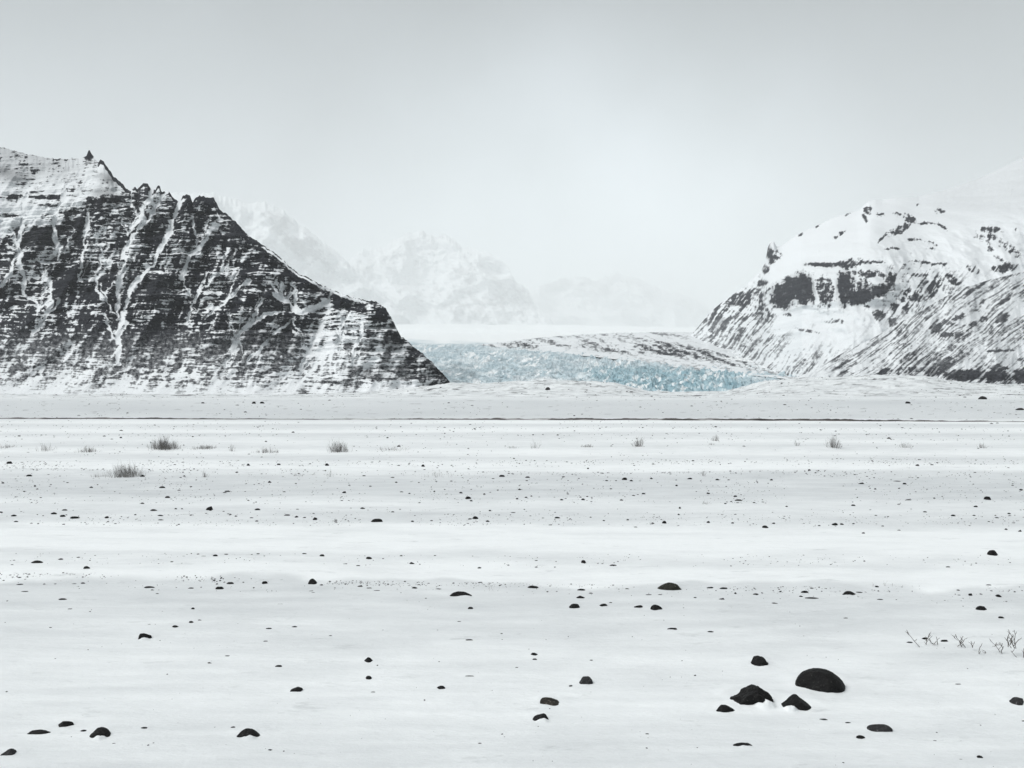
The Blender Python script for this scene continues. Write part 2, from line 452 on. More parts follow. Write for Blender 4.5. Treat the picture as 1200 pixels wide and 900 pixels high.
def left_rock(px, py, x, z, tr, prow):
    t, chute, rib = tr
    pw = py + 3.5 * fbm(px * .012, py * .02, 3, 338) + 1.2 * fbm(px * .07, py * .07, 2, 339)
    hor = fbm(px * .030, pw * .20, 3, 340)
    hor2 = fbm(px * .055, pw * .33, 4, 345, .72)
    hor3 = fbm(px * .035, pw * .55, 3, 347, .7)
    blot = fbm(px * .035 + .02 * py, py * .045, 5, 350, .65)
    fine = fbm(px * .24, py * .26, 3, 352, .7)
    wxx = px + 5 * fbm(px * .04, py * .04, 3, 357)
    gl = ridged((wxx * .86 + py * .5) * .050, (py * .86 - wxx * .5) * .011, 3, 358)
    gl2 = ridged((wxx * .97 + py * .24) * .10, (py * .97 - wxx * .24) * .022, 3, 359)
    al = (px - py) * .7071; ac = (px + py) * .7071
    stk = fbm(al * .018, ac * .17, 4, 355)
    stk2 = fbm((px * .5 - py * .86) * .015, (px * .86 + py * .5) * .15, 4, 356)
    tal = sstep(372, 420, py)
    n = (1 - .8 * tal) * .22 * (t - .5) + hor * .40 + hor2 * 1.05 + hor3 * .55 + blot * .52 + fine * .40 + stk * (.12 + .32 * tal) + stk2 * .12 * (1 - tal) + (np.clip(gl, 0, 1) ** 3 - .3) * .70 + (np.clip(gl2, 0, 1) ** 3 - .3) * .55
    n = ranked(n)
    R = np.full(px.shape, .66)
    R = R + .12 * sstep(300, 340, py) * sstep(60, 140, px) * sstep(420, 400, py)
    R = R + .24 * fbm(px * .014, py * .022, 4, 360, .6)
    line = np.interp(px, [-400, 0, 60, 105, 150, 165], [330, 275, 264, 242, 222, 214])
    up = sstep(12, -10, py - line)
    R = R * (1 - up) + up * .16
    R = R - .25 * ell(px, py, 20, 268, 60, 26)
    for (cx, cy, rx, ry, v) in [(18, 231, 22, 2.5, .75), (57, 231, 18, 3, .85), (60, 240, 14, 2, .6), (8, 253, 14, 2.5, .7), (82, 250, 14, 8, .7), (55, 255, 7, 4, .7), (60, 270, 40, 7, .9), (128, 236, 28, 8, .85), (45, 282, 40, 10, .85),
                                (100, 262, 30, 3, .9)]:
        R = np.maximum(R, v * ell(px, py, cx, cy, rx, ry, 0, .5))
    sk = sstep(428, 442, py + 6 * fbm(px * .02, py * .0, 2, 366))
    R = R * (1 - sk) + sk * (.46 - .30 * sstep(442, 463, py))
    R = np.maximum(R, .62 * ell(px, py, 60, 425, 120, 10))
    # the spur end on its valley side
    sp = sstep(360, 385, px + .25 * (py - 350)) * sstep(445, 425, px - (py - 370) * .45)
    R = R * (1 - sp) + sp * .36
    edge = sstep(432, 442, px - (py - 365) * .62 - 6 * fbm(py * .06, px * .04, 2, 370))
    R = np.maximum(R, .72 * edge * sstep(345, 360, py))
    R = np.maximum(R, .70 * ell(px, py, 455, 436, 75, 13))
    R = np.maximum(R, .7 * ell(px, py, 400, 447, 30, 6))
    below = py - prow
    strip = sstep(285, 310, px) * sstep(450, 425, px) * sstep(2.5, 4.5, below) * sstep(24, 15, below + 7 * fbm(px * .03, py * .02, 2, 372))
    R = np.maximum(R, .86 * strip)
    thinsnow = sstep(300, 318, px) * sstep(440, 420, px) * ell(px, py, 365, 327 + 0 * px, 90, 90) * sstep(1.2, 2.0, below) * sstep(4.5, 3.4, below)
    R = R - .8 * thinsnow
    R = np.maximum(R, sstep(6, 3, below) * .95 * sstep(150, 158, px) * sstep(300, 270, px))
    R = np.maximum(R, sstep(17, 7, below) * .88 * sstep(222, 235, px) * sstep(300, 285, px))
    R = np.maximum(R, sstep(6.5, 4.5, below) * sstep(113, 117, px) * sstep(158, 148, px))
    R = np.maximum(R, ell(px, py, 105, 181, 6, 6.5) )
    R = np.maximum(R, .8 * ell(px, py, 235, 258, 26, 22))
    w = .09 + .16 * tal
    sn = mask_of(n, R, w)
    sn = np.maximum(sn, sstep(.20, .45, chute + .5 * fine + .35 * hor2) * .97 * (1 - .5 * sstep(430, 445, py)) * sstep(.02, .2, chute))
    # cloud-shaded rock high up, its grey painted into the snow cover, and a dusting over the lower scree
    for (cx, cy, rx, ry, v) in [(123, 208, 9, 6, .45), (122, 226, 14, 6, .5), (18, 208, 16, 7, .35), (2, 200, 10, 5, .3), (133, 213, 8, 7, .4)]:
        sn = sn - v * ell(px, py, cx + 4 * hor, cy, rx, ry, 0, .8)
    sn = clampf(sn, 0, 1)
    dust = .30 * tal * clampf(.5 + 1.0 * fine + .5 * hor2)
    sn = sn - .30 * sstep(120, 60, px) * sstep(220, 196, py)  # summit snow greyed to stand in for the cloud veil over it
    dust = dust + .08 * clampf(.25 + 1.3 * gl2 * fbm(px * .02, py * .02, 3, 383) + .5 * fine) * (1 - strip)
    return sn + dust * (1 - sn) * (1 - .8 * edge)


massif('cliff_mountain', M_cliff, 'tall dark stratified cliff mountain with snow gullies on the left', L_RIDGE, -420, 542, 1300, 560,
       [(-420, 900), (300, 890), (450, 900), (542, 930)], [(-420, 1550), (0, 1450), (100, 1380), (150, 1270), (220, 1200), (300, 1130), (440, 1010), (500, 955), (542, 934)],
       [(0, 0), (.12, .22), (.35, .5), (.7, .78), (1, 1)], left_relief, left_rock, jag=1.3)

# --- right: snowy shouldered mountain
R_RIDGE = [(790, 466), (800, 410), (808, 394), (815, 387), (832, 366), (850, 351), (874, 335), (884, 325), (891, 319), (895, 311), (898, 300), (900, 289), (903, 284), (907, 283), (910, 289), (916, 288), (934, 275), (958, 264), (975, 256), (993, 250),
           (1008, 246), (1013, 240), (1018, 236), (1026, 234), (1034, 234), (1050, 231), (1077, 230), (1110, 222), (1150, 208), (1200, 184), (1300, 150), (1500, 110)]


def right_relief(px, py, x, z, s):
    zw = z + 9 * fbm(x * .004, z * .006, 3, 401)
    d1, t1 = stair(zw, 16, .4)
    cl = np.maximum(ell(px, py, 955, 338, 62, 26, 0, .3), ell(px, py, 1020, 336, 34, 20))
    a = .12 * sstep(.6, .4, s) + .8 * cl
    d = a * d1 * .8
    rib = ridged((x - .5 * z) * .010, (z + .3 * x) * .003, 4, 410)
    d = d - (rib - .55) * 30 * sstep(.7, .45, s) + 14 * fbm(x * .010, z * .010, 3, 415) + 7 * fbm(x * .04, z * .05, 3, 417) * sstep(.75, .5, s) - 22 * cl
    return d, (t1 * a, cl, rib)


R_ROCK = [  # centre, radii, angle, rock share
    (918, 346, 16, 15, 25, .98), (941, 338, 15, 18, 20, .99), (926, 333, 10, 8, 30, .9), (966, 342, 11, 17, 5, .80), (990, 338, 11, 21, 0, .98), (1008, 347, 20, 9, 15, .98), (1030, 341, 16, 7, 25, .95), (1020, 322, 24, 4, -5, .8), (1043, 329, 5, 11, -15, .85), (1012, 333, 9, 7, 20, .7),
    (972, 310, 26, 3.0, 0, .95), (996, 309, 14, 6, 10, .85), (1018, 307, 18, 1.6, 0, .7), (893, 332, 7, 3, 15, .9),
    (862, 352, 14, 6, 38, .8), (880, 352, 24, 14, 35, .55), (893, 368, 14, 13, 20, .72), (872, 374, 8, 6, 20, .6), (842, 381, 15, 11, 42, .78), (860, 392, 16, 10, 40, .62), (884, 402, 26, 14, 10, .45), (905, 415, 26, 10, 0, .42),
    (902, 297, 5, 12, 15, .9), (908, 298, 6, 6, 20, .7), (896, 314, 4, 7, 25, .85), (824, 377, 10, 4, 45, .6), (812, 391, 6, 3, 45, .5),
    (1055, 268, 13, 5, 28, .85), (1068, 257, 6, 4, 10, .85), (1034, 279, 9, 1.6, 45, .8), (1064, 254, 5, 4, 0, .7), (1017, 246, 5, 6, 20, .75), (1013, 256, 2, 5, 20, .9), (1032, 251, 3, 2, 0, .8), (1051, 251, 4, 2, 0, .6), (1102, 248, 6, 3, 0, .6), (1076, 240, 2, 2, 0, .6),
    (1085, 261, 12, 1.6, 5, .8), (1103, 265, 9, 1.8, -35, .85), (1070, 281, 10, 1.8, 0, .7), (1090, 285, 10, 1.2, -20, .6), (1048, 291, 9, 1.4, 0, .75), (1090, 291, 6, 1.3, -10, .6), (1090, 308.5, 22, 1.8, -5, .85), (1054, 308, 8, 1.2, 0, .5),
    (993, 251, 3, 2, 30, .7), (985, 274, 10, 2, 35, .7), (960, 264, 4, 2, 35, .6), (938, 274, 4, 2, 35, .6), (1162, 269, 12, 4, 0, .8), (1163, 275, 6, 6, 0, .75), (1161, 291, 4, 3, 0, .7), (1191, 269, 1.6, 1.6, 0, .9), (1178, 287, 10, 5, -30, .45), (1190, 296, 10, 5, -30, .5), (1150, 280, 14, 5, -30, .3),
    (1180, 314, 12, 5, 10, .85), (1164, 315, 3, 3, 0, .85), (1140, 315, 9, 4, -30, .5), (1172, 304, 14, 2, -35, .5),
    (1078, 322, 12, 3, -5, .8), (1082, 333, 5, 10, -25, .85), (1095, 335, 6, 14, -28, .7), (1116, 328, 10, 4, -38, .75), (1064, 345, 5, 9, 25, .75), (1075, 348, 5, 6, -20, .85), (1058, 351, 3, 3, 0, .9), (1048, 360, 5, 7, -10, .85), (1030, 369, 7, 6, 0, .85), (1047, 379, 5, 7, 15, .85), (1063, 362, 3, 8, 0, .6), (1016, 360, 3, 1.5, 0, .9), (1066, 385, 8, 4, 30, .5),
    (975, 376, 8, 3, 10, .7), (986, 377, 3, 3, 0, .7), (947, 388, 14, 1.6, -10, .6), (922, 369, 5, 2, 10, .7),
]


def right_rock(px, py, x, z, tr, prow):
    t, cl, rib = tr
    al = (px * .62 - py * .78); ac = (px * .78 + py * .62)
    ac = ac + 7 * fbm(px * .018, py * .018, 3, 439)
    stk = fbm(al * .013, ac * .19, 4, 440)
    fine = fbm(px * .20, py * .24, 4, 445, .7)
    hor = fbm(px * .05, py * .3, 3, 450)
    stk3 = fbm(al * .05, ac * .42, 3, 446)
    tr_cl = np.maximum(ell(px, py, 945, 340, 62, 34, 0, .4), np.maximum(ell(px, py, 1020, 336, 42, 26), sstep(312, 296, py)))
    vert = fbm(px * .22 + .03 * py, py * .06, 4, 447, .65)
    n = ranked((1 - tr_cl) * (stk * .62 + stk3 * .72) + tr_cl * (vert * .75 + fine * .25) + fine * .66 + hor * .22 - (rib - .5) * .2)
    up = sstep(330, 300, py)
    R = .11 * (1 - up) + .02 * up + .10 * fbm(px * .02, py * .02, 3, 455)
    low = sstep(385, 420, py)
    R = np.maximum(R, low * .40)
    R = np.maximum(R, .46 * ell(px, py, 860, 392, 70, 40, -25, .5))
    R = np.maximum(R, .26 * ell(px, py, 1075, 345, 70, 45, 0, .5))
    wx = px + 5.0 * fbm(px * .09, py * .09, 5, 460, .7); wy = py + 4.5 * fbm(px * .09 + 40, py * .09, 5, 465, .7)
    for (cx, cy, rx, ry, an, v) in R_ROCK:
        R = np.maximum(R, v * .93 * ell(wx, wy, cx, cy, rx * 1.05, ry * 1.05, an, .5))
    R = R * (1 - .9 * ell(wx, wy, 955, 340, 3, 17, 15, .3)) * (1 - .9 * ell(wx, wy, 979, 332, 2.5, 22, 8, .3))
    R = R * (1 - .85 * ell(wx, wy, 1027, 328, 9, 5, 10, .4))
    R = R + .22 * fbm(px * .03, py * .035, 4, 468) * sstep(330, 370, py) * sstep(.06, .2, R)
    sn = mask_of(n, R, .24 + .2 * sstep(360, 395, py))
    sn = sn + .22 * (1 - sn) * sstep(352, 385, py) * clampf(.7 + fine)
    # hard cliff cores
    core = np.zeros(px.shape)
    for (cx, cy, rx, ry, an, v) in R_ROCK:
        if v >= .9:
            core = np.maximum(core, ell(wx, wy, cx, cy, rx * .85, ry * .85, an, .65))
    vst = fbm(px * .30, py * .07, 3, 470)
    sn = sn - (.14 + .06 * fine) * sstep(1040, 1130, px) * sstep(272, 236, py)  # cloud fade on the upper slope, painted in by greying its snow
    return clampf(np.minimum(sn, 1 - core * (.62 + .6 * vst + .4 * fine)))


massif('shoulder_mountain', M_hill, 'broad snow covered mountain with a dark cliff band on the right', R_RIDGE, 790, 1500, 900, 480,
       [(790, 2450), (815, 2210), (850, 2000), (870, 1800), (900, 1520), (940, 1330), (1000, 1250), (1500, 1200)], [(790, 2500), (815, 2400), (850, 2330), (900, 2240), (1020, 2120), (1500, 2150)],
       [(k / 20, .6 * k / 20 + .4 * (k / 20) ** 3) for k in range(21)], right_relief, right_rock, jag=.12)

# --- right: the streaked spur in front of it
S_RIDGE = [(905, 466), (925, 447), (950, 435), (985, 415), (1020, 398), (1055, 378), (1080, 364), (1105, 349), (1130, 337), (1160, 328), (1200, 318), (1260, 305), (1400, 270), (1500, 250)]


def spur_relief(px, py, x, z, s):
    rib = ridged((x - .9 * z) * .020, (z + .6 * x) * .004, 4, 510)
    d = -(rib - .5) * 16 + 9 * fbm(x * .02, z * .025, 4, 515)
    d1, t1 = stair(z + 3 * fbm(x * .01, z * .02, 2, 517), 9, .35)
    bot = sstep(425, 440, py)
    return d + bot * d1, (t1 * bot, rib)


S_ROCK = [(1098, 384, 10, 6, 20, .85), (1108, 392, 10, 3.5, -5, .9), (1123, 392, 5, 6, 15, .8), (1110, 378, 7, 3, 0, .8), (1124, 371, 9, 3, 25, .8), (1140, 341, 34, 3.5, 33, .62), (1150, 352, 4, 4, -20, .75), (1178, 350, 10, 3, 40, .8), (1174, 373, 10, 6, 25, .8), (1153, 374, 6, 4, 0, .7), (1140, 380, 5, 2, 30, .8),
          (1062, 434, 30, 5, 5, .65), (1037, 435, 9, 4, 20, .85), (1100, 431, 22, 10, 30, .82), (1130, 440, 26, 8, 5, .9), (1168, 441, 16, 9, 0, .88), (1170, 431, 14, 4, 0, .85), (1198, 441, 14, 10, 0, .92), (1172, 411, 20, 2.2, 2, .85), (1199, 421, 12, 3, 0, .75), (1090, 421, 20, 6, 25, .65), (1065, 420, 22, 6, 35, .6), (1250, 430, 40, 20, 0, .7)]


def spur_rock(px, py, x, z, tr, prow):
    t, rib = tr
    al = (px * .76 - py * .64); ac = (px * .64 + py * .76)
    ac = ac + 9 * fbm(px * .012, py * .012, 3, 530)
    stk = fbm(al * .013, ac * .24, 4, 540)
    stk3 = fbm(al * .05, ac * .5, 3, 541)
    fine = fbm(px * .2, py * .24, 4, 545, .7)
    n = ranked(stk * .7 + stk3 * .8 + fine * .64 - (rib - .5) * .2)
    R = .42 + .14 * fbm(px * .02, py * .03, 3, 550)
    R = R * (1 - .6 * ell(px, py, 1135, 372, 16, 8)) * (1 - .5 * ell(px, py, 1190, 360, 12, 14)) * (1 - .7 * sstep(1010, 960, px) * sstep(425, 440, py))
    wx = px + 6 * fbm(px * .09, py * .09, 5, 560, .7); wy = py + 4.5 * fbm(px * .09 + 40, py * .09, 5, 565, .7)
    for (cx, cy, rx, ry, an, v) in S_ROCK:
        R = np.maximum(R, v * ell(wx, wy, cx, cy, rx, ry, an, .45))
    below = py - prow
    R = np.maximum(R, .5 * sstep(5, 2, below) * sstep(1090, 1110, px))
    sn = mask_of(n, R + .2 * fbm(px * .03, py * .03, 4, 568), .42)
    return sn + .14 * (1 - sn) * clampf(.7 + fine) * sstep(440, 425, py)


massif('streaked_spur', M_hill, 'low streaked rock spur with a dark foot on the far right', S_RIDGE, 905, 1500, 700, 330,
       [(905, 1020), (1000, 1000), (1500, 980)], [(905, 1030), (1000, 1140), (1200, 1290), (1500, 1400)], [(0, 0), (.15, .12), (1, 1)], spur_relief, spur_rock, jag=.5, back=300)


# --- far mountains in the cloud
def far_relief(sd, sc):
    def f(px, py, x, z, s):
        rib = ridged(x * .0002 * sc + .0001 * z, z * .00022 * sc, 6, sd)
        d = -(rib - .5) * 3400 / sc + 1200 / sc * fbm(x * .00035 * sc, z * .00045 * sc, 4, sd + 9)
        return d, (rib,)
    return f


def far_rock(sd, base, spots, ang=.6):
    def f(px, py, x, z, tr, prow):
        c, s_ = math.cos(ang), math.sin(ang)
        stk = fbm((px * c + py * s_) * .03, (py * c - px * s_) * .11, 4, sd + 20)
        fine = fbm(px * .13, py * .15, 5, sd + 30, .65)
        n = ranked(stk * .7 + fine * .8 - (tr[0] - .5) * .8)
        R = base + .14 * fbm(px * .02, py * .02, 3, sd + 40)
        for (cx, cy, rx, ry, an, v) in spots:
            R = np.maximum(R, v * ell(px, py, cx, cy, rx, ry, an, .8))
        R = R * (1 - .7 * sstep(350, 390, py))  # rock share cut towards the foot, painting in the mist there
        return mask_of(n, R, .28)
    return f


FA = [(40, 300), (120, 240), (180, 225), (250, 226), (290, 238), (310, 236), (330, 246), (352, 263), (375, 280), (400, 300), (425, 325), (450, 345), (480, 372), (510, 400), (530, 440)]
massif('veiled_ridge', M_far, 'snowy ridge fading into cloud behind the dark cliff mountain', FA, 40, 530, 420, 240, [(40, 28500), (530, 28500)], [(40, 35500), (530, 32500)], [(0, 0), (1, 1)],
       far_relief(610, 1.6), far_rock(610, .22, [(360, 292, 45, 16, -35, .55), (330, 265, 40, 14, -30, .4), (390, 315, 25, 8, -35, .5)], .6), jag=2.4, back=14000)
FB = [(330, 345), (370, 322), (400, 312), (425, 292), (448, 290), (470, 276), (490, 270), (508, 277), (522, 274), (545, 291), (570, 294), (592, 308), (606, 331), (618, 338), (632, 362), (645, 372), (656, 388), (680, 420)]
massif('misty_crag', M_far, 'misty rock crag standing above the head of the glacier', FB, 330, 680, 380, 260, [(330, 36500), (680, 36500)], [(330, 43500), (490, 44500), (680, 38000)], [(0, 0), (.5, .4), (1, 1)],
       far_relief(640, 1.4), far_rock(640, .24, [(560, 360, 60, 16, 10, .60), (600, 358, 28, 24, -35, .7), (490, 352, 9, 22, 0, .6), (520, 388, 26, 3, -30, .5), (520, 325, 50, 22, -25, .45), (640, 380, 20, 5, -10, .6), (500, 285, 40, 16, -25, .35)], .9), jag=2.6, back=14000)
FC = [(560, 372), (600, 352), (630, 336), (655, 326), (680, 324), (700, 329), (722, 320), (750, 327), (775, 340), (800, 345), (830, 360), (860, 356), (900, 345), (940, 340), (1000, 400)]
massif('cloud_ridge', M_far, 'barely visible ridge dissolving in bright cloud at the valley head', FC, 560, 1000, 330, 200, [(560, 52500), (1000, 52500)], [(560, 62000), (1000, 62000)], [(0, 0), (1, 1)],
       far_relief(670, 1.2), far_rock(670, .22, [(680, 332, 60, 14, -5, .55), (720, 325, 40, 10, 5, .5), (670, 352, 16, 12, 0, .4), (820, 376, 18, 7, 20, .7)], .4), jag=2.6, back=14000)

# ---------------------------------------------------------------- glacier and moraine
G_Y = [1000, 1060, 1085, 1105, 1300, 1500, 1700, 2000, 2400, 3000, 3600, 6000, 11000, 20000, 35000]
G_P = [470, 464, 461, 458, 447, 437, 429, 414, 403, 397, 393, 391.5, 389.5, 386.5, 381]


def build_glacier():
    px = np.linspace(400, 1000, 900)
    yy = np.concatenate([np.linspace(1000, 1060, 8), np.linspace(1063, 1500, 210), np.geomspace(1505, 3600, 180), np.geomspace(3700, 35000, 60)])
    Y, PX = np.meshgrid(yy, px, indexing='ij')
    sh = np.interp(PX, [400, 530, 600, 700, 780, 860, 920, 1000], [-4, -3, -2, 0, 3, 6, 5, 0])
    P = np.interp(Y, G_Y, G_P)
    P = P + sh * sstep(432, 455, P) + (2.5 * fbm(PX * .012, np.log(Y) * 2.0, 3, 707) + .012 * (PX - 640)) * sstep(3000, 12000, Y)
    X = (PX - 600) / F * Y
    Z = H + (HZ - P) / F * Y
    wx = X + 8 * fbm(X * .02, Y * .02, 3, 701); wy = Y + 14 * fbm(X * .02 + 7, Y * .02, 3, 705)
    ser = ridged(wx * .035, wy * .022, 4, 710)
    ser2 = ridged(wx * .13, wy * .055, 3, 715)
    icy = sstep(400, 406, P) * sstep(466, 458, P)
    Z = Z + icy * ((ser - .6) * np.interp(PX, [560, 720], [6, 13]) + (ser2 - .6) * np.interp(PX, [600, 720], [2.2, 5.5]))
    lo = np.interp(PX, [400, 490, 530, 575, 640, 700, 800, 890, 1000], [400, 401, 402, 404, 408, 414, 425, 434, 445])
    snow = sstep(4, -4, P - lo + 5 * fbm(PX * .03, P * .2, 4, 720))
    snow = np.maximum(snow, .45 * sstep(.1, .5, fbm(PX * .03, P * .25, 4, 730) + .1))
    snow = np.maximum(snow, .9 * sstep(590, 640, PX) * sstep(680, 640, PX) * sstep(440, 447, P))
    blue = sstep(640, 720, PX) * sstep(424, 434, P - .02 * (PX - 700)) * sstep(905, 850, PX)
    blue = np.maximum(blue, .35 + .3 * fbm(PX * .03, P * .15, 3, 735))
    snow = snow * (1 - .9 * sstep(680, 720, PX) * sstep(424, 432, P) * sstep(905, 860, PX))
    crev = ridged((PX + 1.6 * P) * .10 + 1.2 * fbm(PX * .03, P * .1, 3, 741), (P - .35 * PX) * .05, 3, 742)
    dirt_crev = .26 * sstep(.05, .40, fbm(PX * .09, P * .30, 4, 740) - .1) * icy * (1 - .6 * sstep(430, 415, P))
    dirt_crev = np.maximum(dirt_crev, .5 * ell(PX, P, 535, 440, 26, 14) * clampf(.6 + fbm(PX * .1, P * .3, 3, 745)))
    dirt_crev = np.maximum(dirt_crev, .30 * icy * sstep(.45, .2, ser))  # darker in the hollows between the ice ridges
    dirt_crev = np.maximum(dirt_crev, .55 * icy * sstep(.82, .95, crev) * (.45 + .55 * sstep(600, 520, PX)))  # dark crevasse lines drawn in the colour
    snow = np.maximum(snow, .9 * icy * sstep(.55, .40, crev) * sstep(-.2, .2, fbm(PX * .02, P * .08, 3, 748)))
    grid_object('glacier', X, Y, Z, M_ice, {'snow': clampf(snow), 'blue': clampf(blue), 'dirt_crev': clampf(dirt_crev) * (1 - .75 * snow)},
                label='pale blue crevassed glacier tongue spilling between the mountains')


build_glacier()


def build_moraine():
    px = np.linspace(565, 960, 560)
    lowp = np.interp(px, [565, 575, 600, 640, 700, 760, 800, 850, 890, 930, 960], [403, 404, 408, 411, 417, 424, 430, 435, 439, 444, 447])
    topp = np.interp(px, [565, 580, 610, 640, 680, 720, 760, 800, 830, 860, 900, 960], [403.5, 402, 398, 395, 392, 390, 389.5, 389, 391, 397, 408, 425])
    y0 = np.interp(lowp, [388, 394, 402, 414, 429, 437, 446, 456], [3600, 3000, 2400, 2000, 1700, 1500, 1300, 1105])
    s = np.linspace(0, 1, 170)[:, None]
    Y = y0[None, :] * .985 + (np.maximum(2550 - y0, 120))[None, :] * s
    P = lowp[None, :] + 1.5 + (topp - lowp - 1.5)[None, :] * s ** .75
    PX = np.broadcast_to(px, P.shape)
    X = (PX - 600) / F * Y
    Z = H + (HZ - P) / F * Y
    f = np.sin(np.pi * clampf(s * 1.1, 0, 1)) * .9 + .1
    Z = Z + f * (10 * fbm(X * .008, Y * .010, 4, 801) + 3 * fbm(X * .03, Y * .03, 3, 805))
    stk = fbm((PX + 2.2 * P) * .012, (P - .33 * PX) * .20, 4, 810)
    fine = fbm(PX * .16, P * .45, 4, 815, .7)
    n = ranked(stk * .7 + fine * .85)
    R = .26 + .25 * fbm(PX * .012, P * .05, 3, 820)
    for (cx, cy, rx, ry, an, v) in [(600, 404, 34, 4, -3, .62), (640, 400, 30, 2.5, 0, .5), (685, 404, 40, 5, 3, .5), (745, 410, 45, 5, 0, .62), (790, 406, 40, 4, -12, .6), (800, 415, 60, 5, -8, .68), (850, 421, 45, 5, -15, .6), (700, 393, 60, 2, 2, .45), (780, 393, 50, 2, 0, .4), (680, 412, 30, 3, -5, .1)]:
        m = ell(PX, P, cx, cy, rx, ry, an, .6)
        R = R * (1 - m) + v * m
    snow = mask_of(n, R * .78, .42)
    # back side
    sb = np.linspace(0, 1, 8)[1:, None]
    Yb = Y[-1][None, :] + 250 * sb; Zb = Z[-1][None, :] - 60 * sb
    Xb = (px - 600)[None, :] / F * Yb
    grid_object('moraine_hill', np.vstack([X, Xb]), np.vstack([Y, Yb]), np.vstack([Z, Zb]), M_hill, {'snow': np.vstack([snow, np.ones(Yb.shape)])},
                label='low snowy moraine hill with dark streaks beside the glacier')


build_moraine()

# ---------------------------------------------------------------- the dark cut bank across the plain
def build_bank():
    px = np.linspace(-700, 1900, 1600)
    row = np.interp(px, [-700, 0, 600, 1200, 1900], [489.6, 491, 492, 494.6, 498]) + .55 * fbm(px * .012, px * 0, 5, 901, .65)
    y = y_of(row); x = (px - 600) / F * y
    h = np.interp(px, [-700, 0, 180, 340, 500, 640, 1000, 1130, 1200, 1900], [.9, 1.1, 1.4, .5, 1.2, 1.9, 1.9, 1.1, .6, .6]) * clampf(1 + 1.3 * fbm(px * .03, px * 0 + 5, 5, 905, .7), 0, 2) / F * y
    h = np.maximum(h, .01)
    off = np.array([-.35, -.1, .0, .25, 1.2])[:, None]
    hh = np.array([-.05, .45, .8, 1.0, -.3])[:, None]
    Y = y[None, :] + off
    X = np.broadcast_to(x, Y.shape)
    Z = ground_z(X, Y) + np.where(hh > 0, hh * h[None, :], hh)
    grid_object('earth_bank', X, Y, Z, M_bank, label='thin dark line of bare earth bank across the far plain')


build_bank()

# ---------------------------------------------------------------- stones
# tables read off enlarged crops: (crop origin, scale) then (cx, cy, w, h, key, label, colour)
K1, K3 = 300 / 1038.0, 1 / 3.0
T1 = [  # origin 0,640
    (35, 832, 60, 36, 'angular', 'pointed grey stone alone in the bottom corner of the snow', 'grey'),
    (158, 750, 102, 24, 'ledge', 'long flat black stone beside the lens shaped stone near the bottom', 'black'),
    (263, 722, 70, 32, 'lens', 'lens shaped black stone between the flat ledge stone and the humped one', 'black'),
    (410, 755, 90, 48, 'hump', 'humped black stone with a snow bite taken out of its base', 'black', .4),
    (1010, 757, 105, 44, 'wedge', 'wedge shaped black stone with a snowy notch, alone on smooth snow', 'black', .5),
    (585, 367, 58, 30, 'arch', 'small arched black stone with snow under its curve', 'black', .5),
    (150, 78, 50, 14, 'sliver', 'flat black sliver stone lying above the thin drift edge', 'black'),
    (352, 104, 30, 14, 'pebblecap', 'small capped stone just above the thin drift edge', 'black'),
    (608, 165, 50, 11, 'doubled', 'doubled low dark stone lying right on the drift edge', 'black'),
    (890, 167, 35, 14, 'twinlow', 'low dark stone under a flatter one on the drift edge', 'black'),
    (935, 150, 38, 10), (880, 153, 12, 6), (775, 168, 25, 7), (637, 190, 15, 5), (618, 176, 20, 6), (245, 66, 25, 8), (335, 150, 22, 8), (80, 155, 35, 7), (15, 140, 12, 5), (180, 155, 15, 5), (223, 154, 15, 5), (300, 153, 30, 5),
    (340, 747, 35, 12), (585, 736, 35, 10), (462, 798, 22, 6), (600, 805, 12, 8), (335, 688, 15, 5), (945, 733, 22, 12), (100, 185, 35, 6), (252, 215, 40, 10), (285, 255, 30, 5), (783, 252, 18, 10), (775, 311, 20, 10), (810, 303, 22, 6),
    (710, 330, 28, 12), (205, 333, 15, 5), (605, 320, 20, 4), (525, 421, 55, 4), (225, 458, 15, 5), (922, 446, 30, 6), (850, 474, 25, 8), (873, 54, 22, 9), (825, 57, 25, 4), (745, 57, 20, 3), (50, 92, 12, 5), (643, 86, 10, 4)]
